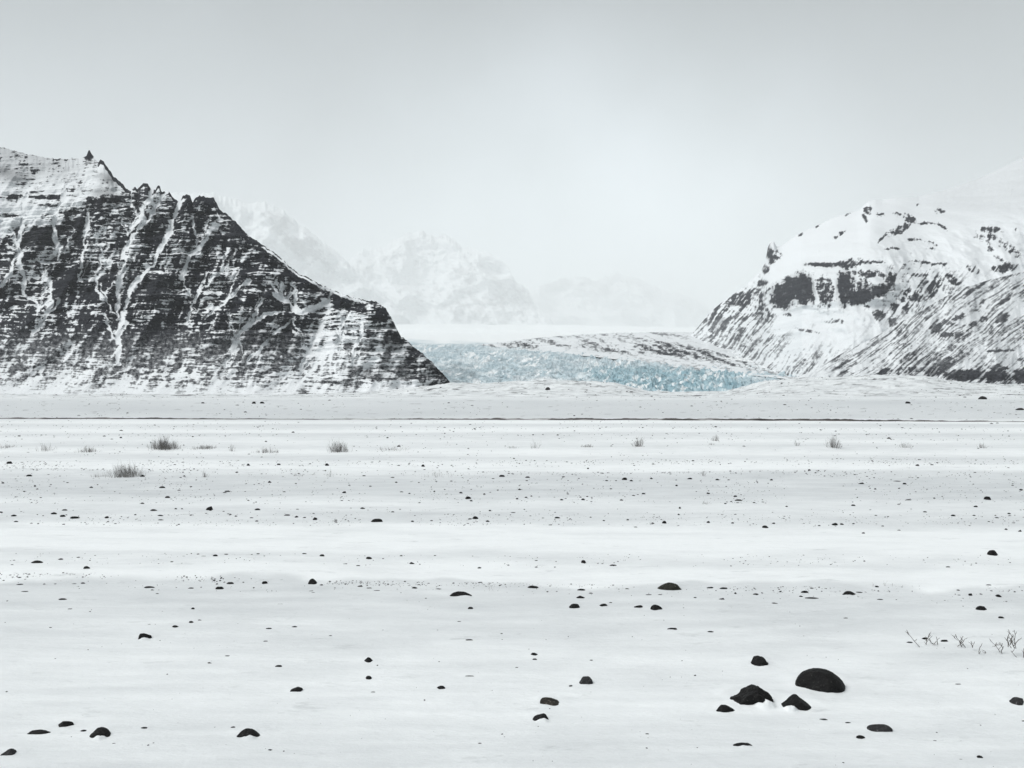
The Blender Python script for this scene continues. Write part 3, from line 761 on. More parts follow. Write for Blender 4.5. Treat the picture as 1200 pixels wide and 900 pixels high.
T2 = [  # origin 300,640
    (230, 142, 40, 26, 'knob', 'upright black knob of stone standing on the drift edge', 'black'),
    (832, 194, 95, 26, 'eyebrow', 'long eyebrow shaped black stone with snow under its arch', 'black', .6),
    (455, 457, 40, 24, 'tooth', 'small tooth shaped black stone on open snow', 'black'),
    (456, 532, 28, 18, 'bead', 'tilted bead sized stone just in front of the tooth shaped one', 'black'),
    (160, 580, 60, 24, 'comet', 'black stone with a tapering tail lying on open snow', 'black'),
    (750, 574, 38, 18, 'bean', 'tilted bean shaped black stone on open snow in the middle', 'black'),
    (92, 485, 32, 11, 'button', 'flat button like stone above the tapering tailed stone', 'black'),
    (52, 337, 30, 8, 'dash', 'flat dash of dark stone left of the snowy streaks', 'black'),
    (865, 380, 36, 8, 'flake', 'thin dark flake of stone below the eyebrow shaped one', 'black'),
    (37, 146, 24, 14), (268, 50, 22, 10), (458, 59, 26, 11), (632, 72, 24, 10), (415, 88, 18, 6), (197, 43, 20, 6), (360, 82, 28, 5), (588, 50, 14, 6), (725, 48, 12, 5), (905, 88, 18, 8),
    (265, 155, 18, 7), (422, 160, 22, 8), (460, 168, 24, 6), (643, 167, 24, 9), (490, 180, 35, 5), (222, 180, 30, 5), (232, 187, 25, 4), (740, 172, 30, 6),
    (870, 250, 24, 11), (825, 308, 18, 5), (100, 238, 45, 5), (735, 343, 30, 5), (155, 330, 28, 8), (40, 384, 22, 6), (303, 363, 20, 6), (865, 527, 50, 8), (474, 592, 22, 7), (635, 547, 30, 4), (57, 823, 22, 9), (997, 756, 14, 8),
    (908, 797, 18, 7), (512, 713, 45, 5), (997, 355, 15, 6), (447, 829, 14, 5)]
T3 = [  # origin 600,640
    (85, 165, 45, 14, 'saddle', 'low saddle shaped stone on the drift edge past the frosted sprig', 'black'),
    (290, 66, 20, 14, 'dot', 'round dark pebble alone on the smooth white band', 'black'),
    (410, 80, 30, 8, 'lozenge', 'flat lozenge shaped pebble on the smooth white band', 'black'),
    (635, 162, 108, 34, 'slab', 'large olive grey slab lying flat across the drift edge', 'olive'),
    (280, 175, 36, 10, 'lidtop', 'flat stone topmost of three stacked down the slope of the drift', 'black'),
    (278, 206, 40, 14, 'lidmid', 'low oval stone in the middle of three below the drift edge', 'black'),
    (252, 243, 50, 22, 'loaf', 'loaf shaped black stone below two flatter ones under the drift', 'black'),
    (372, 239, 34, 15, 'hook', 'small hooked stone between the loaf stone and the egg stone', 'black', .4),
    (513, 245, 38, 14, 'fin', 'small fin shaped stone touching the snow beside the egg stone', 'black'),
    (585, 250, 50, 26, 'egg', 'egg shaped black stone below the large olive slab', 'black'),
    (802, 169, 32, 8, 'chip', 'flat dark chip on the drift edge beyond the olive slab', 'black'),
    (858, 171, 40, 9, 'chiptwo', 'longer flat dark stone second along the drift from the olive slab', 'black'),
    (650, 344, 44, 12, 'twist', 'thin twisted dark stone half covered by snow', 'black', .4),
    (298, 545, 60, 36, 'greyblock', 'rounded grey block of stone alone on open snow', 'grey'),
    (152, 630, 80, 38, 'brownblock', 'brown boxy stone resting above a curved black one', 'brown'),
    (115, 690, 70, 34, 'curl', 'curved black stone with snow inside its curl, under the brown one', 'black', .5),
    (865, 656, 84, 36, 'slipper', 'slipper shaped flat stone leaning against the lumpy boulder', 'black'),
    (970, 605, 172, 92, 'lumpy', 'lumpy black boulder with a snow notch in its base', 'black', .25),
    (1005, 466, 82, 46, 'chunk', 'angular black chunk of rock behind the group of boulders', 'black'),
    (938, 811, 90, 22, 'buried', 'nearly buried dark stone with snow patches in front of the boulders', 'black', .5),
    (320, 189, 20, 6), (468, 172, 22, 6), (400, 228, 14, 6), (906, 186, 10, 9), (988, 190, 24, 8), (850, 214, 28, 9), (555, 196, 30, 6), (545, 170, 28, 5), (600, 195, 20, 5), (805, 355, 28, 8), (570, 402, 60, 6), (90, 437, 30, 14), (93, 457, 26, 8), (20, 490, 20, 5), (240, 457, 30, 5),
    (322, 462, 16, 6), (742, 522, 10, 8), (548, 762, 18, 8), (725, 892, 20, 6), (95, 752, 12, 5)]
T4 = [  # origin 900,640
    (213, 548, 200, 106, 'boulder', 'biggest stone, a smooth domed black boulder on the snow', 'black'),
    (110, 632, 138, 68, 'tent', 'tent shaped black rock with a snow patch, in front of the domed boulder', 'black', .3),
    (452, 737, 100, 32, 'brick', 'long brick shaped dark stone lying level on the snow', 'grey'),
    (375, 774, 40, 18, 'nugget', 'small oval nugget beside the brick shaped stone', 'black'),
    (911, 34, 46, 25, 'capstone', 'black dome shaped stone on the bright band at the far side', 'black'),
    (865, 258, 46, 22, 'dome', 'low black half dome under the drift edge above the twigs', 'black'),
    (328, 190, 62, 20, 'bridge', 'bridge shaped dark stone spanning the drift edge', 'black', .4),
    (1012, 632, 66, 38, 'snowside', 'dark stone with one side crusted in snow at the picture edge', 'grey', .9),
    (220, 701, 65, 10, 'ridge', 'thin dark stone ridge poking through snow before the domed boulder', 'black'),
    (325, 714, 30, 8, 'ridgeend', 'small dark end piece beyond the thin stone ridge', 'black'),
    (148, 182, 32, 12), (370, 187, 35, 8), (178, 211, 60, 8), (27, 232, 32, 7), (455, 218, 28, 6), (272, 186, 24, 5), (895, 176, 25, 6), (820, 201, 18, 12), (863, 201, 16, 6), (935, 205, 25, 14), (775, 204, 20, 4), (718, 221, 12, 4),
    (945, 298, 30, 10), (315, 298, 20, 6), (590, 288, 40, 4), (85, 287, 40, 4), (730, 93, 20, 6), (575, 397, 30, 8), (635, 381, 28, 12), (715, 390, 34, 12), (773, 563, 32, 7), (588, 568, 40, 5), (40, 767, 60, 4), (858, 857, 28, 14),
    (780, 868, 28, 7), (675, 788, 28, 7), (1022, 865, 20, 5), (1035, 705, 15, 8)]
T5 = [  # origin 0,440 third scale
    (737, 474, 26, 15, 'beacon', 'dark stone standing out above the speckled strip under the bushes', 'black'),
    (588, 433, 20, 8), (570, 394, 22, 8), (905, 478, 20, 8), (1010, 499, 24, 6), (1108, 506, 16, 10), (48, 497, 18, 8), (57, 513, 18, 5), (188, 492, 24, 9), (228, 480, 24, 6), (222, 498, 20, 9), (265, 502, 35, 10), (375, 503, 16, 9), (540, 481, 26, 8), (565, 498, 25, 6), (565, 509, 22, 5), (475, 497, 10, 5),
    (618, 474, 10, 5), (640, 474, 10, 5), (2, 486, 16, 6), (320, 393, 14, 6), (123, 389, 8, 6), (800, 410, 20, 6), (948, 373, 14, 8), (103, 353, 24, 8), (35, 315, 20, 10), (10, 378, 10, 6), (873, 322, 14, 9), (980, 320, 14, 6), (1150, 322, 14, 9), (903, 514, 14, 5), (885, 505, 14, 4), (830, 502, 10, 5), (1030, 203, 12, 5),
    (425, 225, 8, 5), (893, 95, 16, 8), (922, 95, 16, 7), (713, 96, 12, 5), (110, 520, 10, 4), (500, 352, 18, 8), (648, 352, 10, 6), (1000, 412, 14, 4), (790, 415, 16, 4), (380, 516, 10, 4), (1070, 504, 14, 5), (1180, 515, 14, 4)]
T6 = [  # origin 400,440
    (125, 512, 44, 14, 'ingot', 'long low black stone in the speckled strip near the middle', 'black'),
    (471, 506, 22, 12, 'nub', 'dark nub of stone right of centre in the speckled strip', 'black'),
    (445, 434, 22, 11, 'studs', 'dark stud of stone on the grey gravelly band below the bushes', 'black'),
    (515, 515, 16, 7), (457, 446, 10, 6), (75, 475, 20, 7), (10, 413, 16, 8), (288, 324, 14, 9), (565, 354, 22, 8), (655, 358, 18, 6), (503, 420, 10, 6), (550, 405, 8, 5), (618, 437, 10, 6), (850, 438, 14, 7), (775, 440, 12, 6), (668, 426, 8, 5), (985, 440, 14, 6), (1063, 416, 14, 6), (995, 365, 20, 10), (1020, 372, 14, 6),
    (1090, 363, 10, 6), (760, 505, 20, 7), (603, 490, 20, 4), (523, 482, 12, 6), (250, 514, 12, 6), (1135, 517, 16, 11), (1095, 520, 12, 6), (1007, 510, 10, 6), (1190, 468, 8, 8), (1178, 387, 10, 6), (327, 410, 8, 6), (212, 412, 14, 4), (240, 418, 10, 5), (102, 392, 10, 4), (193, 377, 10, 5), (180, 490, 14, 5), (735, 527, 14, 4), (923, 512, 10, 5), (725, 70, 18, 10),
    (607, 295, 8, 5), (867, 331, 8, 6), (780, 357, 14, 4), (180, 358, 14, 4), (80, 352, 12, 4), (1035, 532, 14, 4)]
T7 = [  # origin 800,440
    (1072, 435, 27, 14, 'sentinel', 'black stone standing alone on the grey band at the far side', 'black'),
    (535, 524, 21, 10, 'lead', 'bigger stone of a touching pair in the speckled strip', 'black'),
    (290, 532, 22, 11, 'bump', 'black bump of stone on the lower rim of the speckled strip', 'black'),
    (560, 525, 14, 7), (320, 522, 12, 6), (175, 521, 12, 6), (90, 518, 12, 8), (185, 426, 14, 7), (197, 440, 30, 7), (90, 416, 12, 6), (150, 454, 10, 5), (365, 465, 10, 5), (677, 400, 8, 6), (628, 380, 22, 7), (752, 372, 32, 4), (780, 382, 16, 6), (122, 367, 14, 6), (25, 364, 18, 6), (312, 367, 10, 6), (445, 348, 10, 6), (825, 329, 14, 7),
    (793, 442, 24, 5), (600, 462, 18, 6), (760, 458, 12, 4), (852, 484, 14, 5), (951, 497, 16, 7), (1030, 464, 14, 7), (1147, 489, 12, 6), (1190, 403, 14, 6), (1137, 538, 10, 7), (1185, 544, 12, 8), (635, 552, 12, 6), (703, 530, 10, 5), (885, 435, 8, 5), (480, 527, 10, 5), (600, 525, 10, 5), (760, 540, 14, 4), (792, 95, 18, 8), (1055, 78, 30, 12), (1185, 118, 30, 8), (680, 497, 12, 4), (1160, 387, 8, 4)]


def ico(sub):
    import bmesh
    bm = bmesh.new(); bmesh.ops.create_icosphere(bm, subdivisions=sub, radius=1.0)
    v = np.array([x.co[:] for x in bm.verts]); f = [[q.index for q in p.verts] for p in bm.faces]
    bm.free(); return v, f


ICO = {k: ico(k) for k in (1, 2, 3, 4, 5)}


def n3(v, sc, seed):
    return (perlin(v[:, 0] * sc + seed, v[:, 1] * sc + v[:, 2] * sc * .7, seed) + perlin(v[:, 1] * sc - seed, v[:, 2] * sc + 3.1, seed + 1) + perlin(v[:, 2] * sc + 5, v[:, 0] * sc - 1.7, seed + 2)) / 2.0


def rock_verts(sub, seed, rough=.18, cuts=5, power=2.0):
    v, f = ICO[sub]
    v = v.copy()
    r = np.random.default_rng(seed)
    if power != 2.0:
        q = (np.abs(v) ** power).sum(1) ** (1 / power); v = v / q[:, None]
    for k in range(cuts):                      # flat broken facets
        d = r.normal(size=3); d[2] = abs(d[2]) * .8; d /= np.linalg.norm(d)
        lim = r.uniform(.66, .90)
        e = v @ d - lim
        v = v - np.where(e > 0, e * .88, 0)[:, None] * d
    nrm = v / np.linalg.norm(v, axis=1)[:, None]
    v = v + nrm * (rough * n3(nrm, 1.4, seed % 97) + rough * .38 * n3(nrm, 4.0, seed % 89 + 3) + rough * .20 * n3(nrm, 9.0, seed % 83 + 5) + rough * .10 * n3(nrm, 22.0, seed % 79 + 7))[:, None]
    return v, f


def norm_ext(v):
    """Scale so the part above z=0 spans one unit to each side and one up."""
    top = v[v[:, 2] > -.1]
    v = v.copy()
    c = (top[:, :2].max(0) + top[:, :2].min(0)) / 2
    v[:, :2] -= c
    s = (top[:, :2].max(0) - top[:, :2].min(0)) / 2
    v[:, :2] /= s; v[:, 2] /= v[:, 2].max()
    return v


HERO = {  # roughness, facets, superellipsoid power, spots removed, crest shape (t in -1..1 -> height), rotation
    'boulder': dict(rough=.075, cuts=2, power=2.35, crest=[(-1, .78), (-.6, .95), (-.15, 1.0), (.3, .98), (.7, .90), (1, .82)]),
    'lumpy': dict(rough=.24, cuts=3, power=2.5, crest=[(-1, .62), (-.62, .70), (-.35, .95), (.3, 1.0), (.75, .88), (1, .75)]),
    'tent': dict(rough=.10, cuts=4, power=2.0, crest=[(-1, .15), (-.5, .55), (-.05, 1.0), (.2, .98), (.6, .6), (1, .3)]),
    'slipper': dict(rough=.08, cuts=3, power=2.4, crest=[(-1, .7), (-.4, .95), (.1, .9), (.6, .5), (1, .25)]),
    'chunk': dict(rough=.14, cuts=6, power=2.6, crest=[(-1, .7), (-.4, .95), (0, 1.0), (.5, .85), (.6, .6), (1, .75)]),
    'brick': dict(rough=.05, cuts=1, power=3.6, crest=[(-1, .9), (-.6, 1.0), (-.1, .92), (.5, 1.0), (1, .8)]),
    'greyblock': dict(rough=.07, cuts=4, power=2.6, crest=[(-1, .6), (-.3, .9), (.4, 1.0), (1, .85)]),
    'brownblock': dict(rough=.07, cuts=5, power=2.9, crest=[(-1, .9), (-.6, 1.0), (.2, .9), (1, .55)]),
    'slab': dict(rough=.07, cuts=3, power=2.0, crest=[(-1, .25), (-.5, .7), (0, 1.0), (.5, .85), (1, .6)]),
    'comet': dict(rough=.08, cuts=3, power=2.0, crest=[(-1, .2), (-.3, .5), (.3, .95), (1, .9)]),
    'angular': dict(rough=.12, cuts=6, power=2.2, crest=[(-1, .25), (-.2, .6), (.4, 1.0), (.7, .7), (1, .5)]),
    'hump': dict(rough=.10, cuts=3, power=2.1, crest=[(-1, .55), (-.4, 1.0), (.1, .95), (.6, .7), (1, .35)]),
    'wedge': dict(rough=.08, cuts=4, power=2.1, crest=[(-1, .5), (-.3, 1.0), (.3, .85), (1, .15)]),
    'egg': dict(rough=.05, cuts=2, power=2.2, crest=[(-1, .9), (-.3, 1.0), (.4, .85), (1, .6)]),
    'tooth': dict(rough=.10, cuts=4, power=2.0, crest=[(-1, .2), (-.1, 1.0), (.2, .9), (.7, .6), (1, .5)]),
    'knob': dict(rough=.12, cuts=4, power=2.2, crest=[(-1, .7), (-.3, .95), (.1, 1.0), (.6, .7), (1, .3)]),
    'snowside': dict(rough=.10, cuts=5, power=2.2, crest=[(-1, .2), (-.2, .75), (.5, 1.0), (1, .9)]),
    'eyebrow': dict(rough=.08, cuts=2, power=2.2, crest=[(-1, .7), (-.3, 1.0), (.3, .9), (.7, .6), (1, .3)]),
}

BASE_STONES = []
for k in range(14):
    v, f = rock_verts(2, 500 + k * 13, .16, 5, 2.2 if k % 3 else 2.6)
    v = norm_ext(v)
    me = bpy.data.meshes.new('stone')
    me.from_pydata(v.tolist(), [], f)
    me.polygons.foreach_set('use_smooth', np.ones(len(me.polygons), dtype=bool))
    me.materials.append(ST['small'])
    BASE_STONES.append(me)

M_pure, nt, b = new_mat('fresh_snow')
n = noise_node(nt, 20.0, 4)
r = ramp(nt, n.outputs['Fac'], [(0.3, (0.78, 0.81, 0.83)), (0.7, SNOW)])
nt.links.new(r.outputs['Color'], b.inputs['Base Color']); b.inputs['Roughness'].default_value = 0.7
bump(nt, b, n.outputs['Fac'], .3, .01)


class Rec: pass


recs = []
for tab, ox, oy, sc in ((T1, 0, 640, K1), (T2, 300, 640, K1), (T3, 600, 640, K1), (T4, 900, 640, K1), (T5, 0, 440, K3), (T6, 400, 440, K3), (T7, 800, 440, K3)):
    for e in tab:
        q = Rec(); q.cx = ox + e[0] * sc; q.cy = oy + e[1] * sc; q.w = e[2] * sc; q.h = e[3] * sc
        q.key = e[4] if len(e) > 4 else None; q.label = e[5] if len(e) > 5 else None
        q.colour = e[6] if len(e) > 6 else 'small'; q.snow = e[7] if len(e) > 7 else 0
        recs.append(q)
recs.sort(key=lambda q: -q.w * q.h)

# shrubs and sprigs: base px, base row, width px, height px, stems, pale, label
SHRUBS = [
    (8, 528.5, 22, 4.5, 70, 0, 'low dark twiggy mat cut off by the picture edge', 'edge mat of twigs'),
    (53, 530, 27, 9, 60, 1, 'small pale feathery shrub between two low dark mats', 'pale feathery shrub'),
    (103, 531.5, 33, 7, 130, 0, 'low dark shrub mat with short upright twigs', 'low dark mat'),
    (193, 528.5, 44, 13.5, 420, 0, 'widest dense twiggy bush on the far line of shrubs', 'widest far bush'),
    (240, 528.5, 36, 5.5, 190, 0, 'flat dark twig mat right beside the widest far bush', 'flat twig mat'),
    (272, 530, 8, 9, 22, 1, 'thin pale tuft next to the flat dark twig mat', 'thin pale tuft'),
    (313, 531, 42, 6, 130, 0, 'long thin straggly shrub lying low on the snow', 'long straggly shrub'),
    (398, 530, 34, 13, 190, 0, 'compact dark bush with a tall middle, alone on the far line', 'compact dark bush'),
    (150, 558.5, 46, 16, 330, 0, 'largest nearer bush of dense upright grey twigs', 'largest nearer bush'),
    (117, 559, 24, 7, 50, 1, 'sparse pale twigs beside the largest nearer bush', 'sparse pale twigs'),
    (240, 559, 9, 9, 28, 0, 'single spiky little shrub on the nearer drift', 'spiky little shrub'),
    (350, 558, 26, 4, 45, 1, 'low pale stubble of twigs on the nearer drift', 'pale stubble'),
    (387, 559, 9, 8, 14, 1, 'few pale stalks rising beside a low stubble of twigs', 'few pale stalks'),
    (460, 529, 62, 5.5, 100, 0, 'wide very low straggling mat of twigs on the far line', 'wide low mat'),
    (600, 528, 24, 4, 40, 1, 'low pale tuft on the far line near the middle', 'low pale tuft'),
    (627, 528.5, 16, 10, 26, 1, 'small open pale shrub with crossing stalks near the middle', 'open pale shrub'),
    (688, 527.5, 27, 4, 90, 0, 'short dark strip of twigs left of the upright tuft', 'dark twig strip'),
    (748, 527.5, 14, 15, 80, 0, 'tall narrow upright tuft of dark twigs on the far line', 'tall upright tuft'),
    (512, 558.5, 58, 7, 44, 1, 'row of sparse thin stalks along the nearer drift', 'row of thin stalks'),
    (838, 519, 15, 6, 40, 0, 'small floating looking dark tuft above a paler one', 'small dark tuft'),
    (834, 525, 14, 3.5, 22, 1, 'faint pale tuft just below a small dark one', 'faint pale tuft'),
    (933, 526, 10, 7, 20, 1, 'faint thin tuft between two denser shrubs on the far line', 'faint thin tuft'),
    (977, 528, 19, 13, 100, 0, 'dense round grey shrub on the far line toward the spur', 'dense round shrub'),
    (1060, 528, 26, 5.5, 60, 1, 'wide flat pale tuft between two grey shrubs', 'wide flat pale tuft'),
    (1152, 528, 11, 7, 46, 0, 'little round grey shrub last along the far line', 'last grey shrub'),
    (828, 592, 17, 6, 24, 1, 'pale dry tuft on the gravelly grey band', 'pale dry tuft'),
    (825, 560, 9, 8, 16, 1, 'faint pale stalks on the white drift above the gravel', 'faint pale stalks'),
    (578, 690, 20, 11, 11, 1, 'frosted curling sprig on the drift edge beside the eyebrow stone', 'frosted sprig'),
    (1025, 690.5, 9, 6.5, 14, 1, 'tiny pale grass tuft in a short row above the bridge shaped stone', 'tiny grass row'),
    (1036, 690.5, 10, 6.0, 14, 1, 'tiny pale grass tuft in a short row above the bridge shaped stone', 'tiny grass row'),
    (1046, 691, 7, 5.0, 10, 1, 'tiny pale grass tuft in a short row above the bridge shaped stone', 'tiny grass row'),
]

# landmarks used by the labels of the small stones
LM = {}
NAMES = {'angular': 'pointed grey corner stone', 'ledge': 'long flat ledge stone', 'lens': 'lens shaped stone', 'hump': 'humped black stone', 'wedge': 'wedge stone', 'arch': 'small arched stone', 'sliver': 'flat sliver stone', 'pebblecap': 'capped stone',
         'doubled': 'doubled low stone', 'knob': 'upright knob stone', 'eyebrow': 'eyebrow shaped stone', 'tooth': 'tooth shaped stone', 'comet': 'tailed stone', 'bean': 'bean shaped stone', 'saddle': 'saddle shaped stone', 'dot': 'round lone pebble', 'slab': 'olive slab',
         'loaf': 'loaf shaped stone', 'egg': 'egg shaped stone', 'twist': 'twisted stone', 'greyblock': 'rounded grey block', 'brownblock': 'brown boxy stone', 'lumpy': 'lumpy boulder', 'chunk': 'angular chunk', 'buried': 'nearly buried stone', 'boulder': 'big domed boulder',
         'tent': 'tent shaped rock', 'brick': 'brick shaped stone', 'capstone': 'dome stone on the bright band', 'dome': 'low half dome stone', 'bridge': 'bridge shaped stone', 'snowside': 'snow crusted edge stone', 'beacon': 'standout stone in the speckled strip', 'ingot': 'long low stone in the speckled strip',
         'nub': 'dark nub in the speckled strip', 'studs': 'dark stud on the gravelly band', 'sentinel': 'lone black stone on the grey band', 'lead': 'touching pair of stones', 'bump': 'black bump stone', 'chip': 'flat chip on the drift edge', 'dash': 'flat dash stone'}
for q in recs:
    if q.key in NAMES: LM[NAMES[q.key]] = (q.cx, q.cy)
for s_ in SHRUBS: LM[s_[7]] = (s_[0], s_[1])


def direction(dx, dy):
    h = 'left of' if dx < 0 else 'right of'
    v = 'behind' if dy < 0 else 'in front of'
    if abs(dx) > 3.0 * abs(dy): return h
    if abs(dy) * 1.0 > 1.2 * abs(dx): return v
    return ('behind and ' if dy < 0 else 'before and ') + h


ORD = ['', 'second ', 'third ', 'fourth ', 'fifth ', 'sixth ', 'seventh ', 'eighth ', 'ninth ', 'tenth ']
bins = {}
for q in recs:
    if q.label: continue
    best = min(LM, key=lambda k: math.hypot(q.cx - LM[k][0], 2.0 * (q.cy - LM[k][1])))
    dx, dy = q.cx - LM[best][0], q.cy - LM[best][1]
    q.d = math.hypot(dx, 2 * dy)
    size = 'tiny' if q.w < 4.6 else ('small' if q.w < 8 else 'mid-sized')
    a = q.h / q.w
    shape = 'thin flat' if a < .24 else ('low' if a < .4 else ('oval' if a < .55 else 'round'))
    bins.setdefault((size, shape, direction(dx, dy), best), []).append(q)
for (size, shape, dr, best), lst in bins.items():
    lst.sort(key=lambda q: q.d)
    for k, q in enumerate(lst):
        q.label = f"{ORD[min(k, 9)]}{size} {shape} stone {dr} the {best}" if k else f"{size} {shape} dark stone {dr} the {best}"

# place them
def stone_pose(q):
    base = q.cy + q.h / 2
    yf = float(y_of(base))
    w = q.w * yf / F
    th = math.atan2(H, yf)
    asp = q.h / q.w
    dep = w * min(.9, max(.5, asp * 1.6))
    hh = (q.h - q.w * (dep / w) * .5 * math.sin(th)) * yf / F
    hh = max(hh, .30 * q.h * yf / F)
    y = yf + dep * .42
    x = (q.cx - 600) / F * y
    return x, y, w, dep, hh


NOTCH = {'lumpy': (.22, .42, .15, .55), 'tent': (-.22, .40, .12, .62), 'hump': (.12, .42, .16, .6), 'wedge': (.10, .42, .16, .6), 'arch': (.16, .42, .2, .62), 'eyebrow': (.14, .42, .22, .5),
         'hook': (.1, .42, .2, .5), 'twist': (-.1, .42, .25, .6), 'curl': (.14, .42, .24, .75), 'buried': (.12, .3, .22, .8), 'bridge': (-.1, .42, .2, .6), 'snowside': (.40, .2, .22, .9)}
cnt = 0
for i, q in enumerate(recs):
    x, y, w, dep, hh = stone_pose(q)
    if q.w > 7:
        rr_ = random.Random(i)
        MOUNDS.append((x + w * rr_.uniform(-.15, .3), y + dep * .65, hh * rr_.uniform(.16, .30), w * .85, dep * .75, 0))
        if q.w > 12:
            MOUNDS.append((x + w * rr_.uniform(-.35, .35), y - dep * .48, hh * rr_.uniform(.05, .12), w * .34, dep * .2, 0))
    if q.key in NOTCH:
        a_, b_, c_, d_ = NOTCH[q.key]
        MOUNDS.append((x + a_ * w, y - b_ * dep, hh * d_ * .45, c_ * w * 1.5, dep * .24, 1))
    z = float(ground_z(x, y - dep * .3)) - .004
    cat = 'boulder' if q.w > 20 else ('stone' if q.w > 6 else 'pebble')
    name = {'boulder': 'boulder', 'stone': 'stone', 'pebble': 'pebble'}[cat]
    if q.key:
        hd = HERO.get(q.key, dict(rough=.11, cuts=4, power=2.2, crest=None))
        v, f = rock_verts(5 if q.w > 20 else 4, 40 + i * 7, hd['rough'], hd['cuts'], hd['power'])
        v = norm_ext(v)
        if hd['crest']:
            v[:, 2] = np.where(v[:, 2] > 0, v[:, 2] * (.15 + .85 * np.interp(v[:, 0], [p for p, _ in hd['crest']], [c_ for _, c_ in hd['crest']])) if q.key != 'boulder' else v[:, 2] * np.interp(v[:, 0], [p for p, _ in hd['crest']], [c_ for _, c_ in hd['crest']]), v[:, 2])
            v[:, 2] /= v[:, 2].max()
        v = v * np.array([w / 2, dep / 2, hh])
        v[:, 2] = np.where(v[:, 2] < 0, v[:, 2] * .6, v[:, 2])
        o = soup_object(name, v, f, ST[q.colour])
    else:
        o = bpy.data.objects.new(name, BASE_STONES[i % len(BASE_STONES)]); COL.objects.link(o)
        o.scale = (w / 2 * (1 if i % 2 else -1), dep / 2, hh)
    o.location = (x, y, z)
    o['label'] = q.label; o['category'] = cat
    o['group'] = 'large dark stones lying on the snow' if q.w > 6 else 'small dark pebbles scattered over the snow'
    cnt += 1

build_ground()


# fine gravel nobody could count
def build_gravel():
    v0, f0 = ICO[1]; f0 = np.array(f0)
    bands = [(605, 617, 700, 0), (598, 607, 120, 0), (556, 592, 1200, 0), (653, 666, 260, 0), (684.5, 688.5, 600, 9), (688, 698, 130, 9), (700, 900, 170, 0), (490, 556, 850, 0), (466, 490, 380, 0), (541, 549, 620, -2), (502, 505, 200, 2), (512, 516, 200, 0), (555, 558, 420, 3), (440, 455, 1100, 0)]
    V = []; Fc = []; b0 = 0
    for lo, hi, n, tilt in bands:
        px = rng.uniform(-60, 1260, n * 3)
        keep = rng.random(n * 3) < clampf(.5 + 1.5 * fbm(px * .012, px * 0 + lo, 3, int(lo)))
        px = px[keep][:int(n * 1.15)]
        row = rng.uniform(lo, hi, len(px)) + tilt * (px - 600) / 600
        y = y_of(row) if lo > 455 else rng.uniform(430, 980, len(px)); x = (px - 600) / F * y
        w = (.95 + rng.gamma(.9, .75, len(px))) * y / F * .5
        z = ground_z(x, y)
        for j in range(len(px)):
            a = rng.uniform(0, 6.28); ca, sa = math.cos(a), math.sin(a)
            vv = v0 * (1 + .3 * (rng.random((len(v0), 1)) - .5)) * np.array([w[j], w[j] * .7, w[j] * rng.uniform(.25, .6)])
            vv = np.stack([vv[:, 0] * ca - vv[:, 1] * sa, vv[:, 0] * sa + vv[:, 1] * ca, vv[:, 2]], 1) + np.array([x[j], y[j], z[j]])
            V.append(vv); Fc.append(f0 + b0); b0 += len(v0)
    o = soup_object('gravel', np.vstack(V), np.vstack(Fc).tolist(), ST['small'])
    o['kind'] = 'stuff'; o['label'] = 'fine dark gravel specks sprinkled in bands over the snow'; o['category'] = 'gravel'


build_gravel()


# ---------------------------------------------------------------- shrubs
def tube(V, Fc, pts, r0, r1):
    n = len(pts); b0 = len(V)
    for k, p in enumerate(pts):
        r = r0 + (r1 - r0) * k / (n - 1)
        for a in range(3):
            t = a * 2.0944
            V.append((p[0] + r * math.cos(t), p[1] + r * math.sin(t), p[2] + .3 * r * math.sin(t)))
    for k in range(n - 1):
        for a in range(3):
            b = (a + 1) % 3
            Fc.append((b0 + k * 3 + a, b0 + k * 3 + b, b0 + k * 3 + 3 + b, b0 + k * 3 + 3 + a))


def stem(V, Fc, rnd, p, d, L, r, depth):
    pts = [p]; q = list(p); d = list(d)
    ns = 4
    for k in range(ns):
        for c_ in range(3): d[c_] += rnd.uniform(-.22, .22)
        d[2] += .05
        m = math.sqrt(sum(c_ * c_ for c_ in d)); d = [c_ / m for c_ in d]
        q = [q[c_] + d[c_] * L / ns for c_ in range(3)]
        pts.append(tuple(q))
        if depth and k and rnd.random() < .6:
            dd = [d[0] + rnd.uniform(-.8, .8), d[1] + rnd.uniform(-.8, .8), d[2] + rnd.uniform(-.1, .3)]
            stem(V, Fc, rnd, tuple(q), dd, L * rnd.uniform(.3, .5), r * .6, depth - 1)
    tube(V, Fc, pts, r, r * .35)


def shrub(px, row, wpx, hpx, n, pale, label, seed, kind='shrub', group='bare shrubs dotted along the snowy plain', thick=1.0):
    rnd = random.Random(seed)
    y = float(y_of(row)); x = (px - 600) / F * y
    w = wpx * y / F; h = hpx * y / F
    V, Fc = [], []
    n = int(n * .8); clump = [rnd.uniform(.6, 1.12) for _ in range(8)]
    for k in range(n):
        u = rnd.gauss(0, .42); u = max(-1, min(1, u))
        bx = u * w * .40; by = rnd.gauss(0, .22) * min(w, .8)
        L = h * (1.0 - .5 * abs(u) ** 1.5) * (.35 + .75 * rnd.random() ** .8) * clump[int((u + 1) * 3.99)]
        d = (u * .55 + rnd.uniform(-.30, .30), rnd.uniform(-.35, .35), 1.0)
        r = max(.0014, .00013 * y) * rnd.uniform(.7, 1.3) * thick
        gz = float(ground_z(x + bx, y + by)) - float(ground_z(x, y))
        stem(V, Fc, rnd, (bx, by, gz - .02), d, L, r, 1 if y > 15 else 2)
    o = soup_object(kind, V, Fc, M_twig2 if pale else M_twig)
    o.location = (x, y, float(ground_z(x, y)))
    o['label'] = label; o['category'] = kind; o['group'] = group
    return o


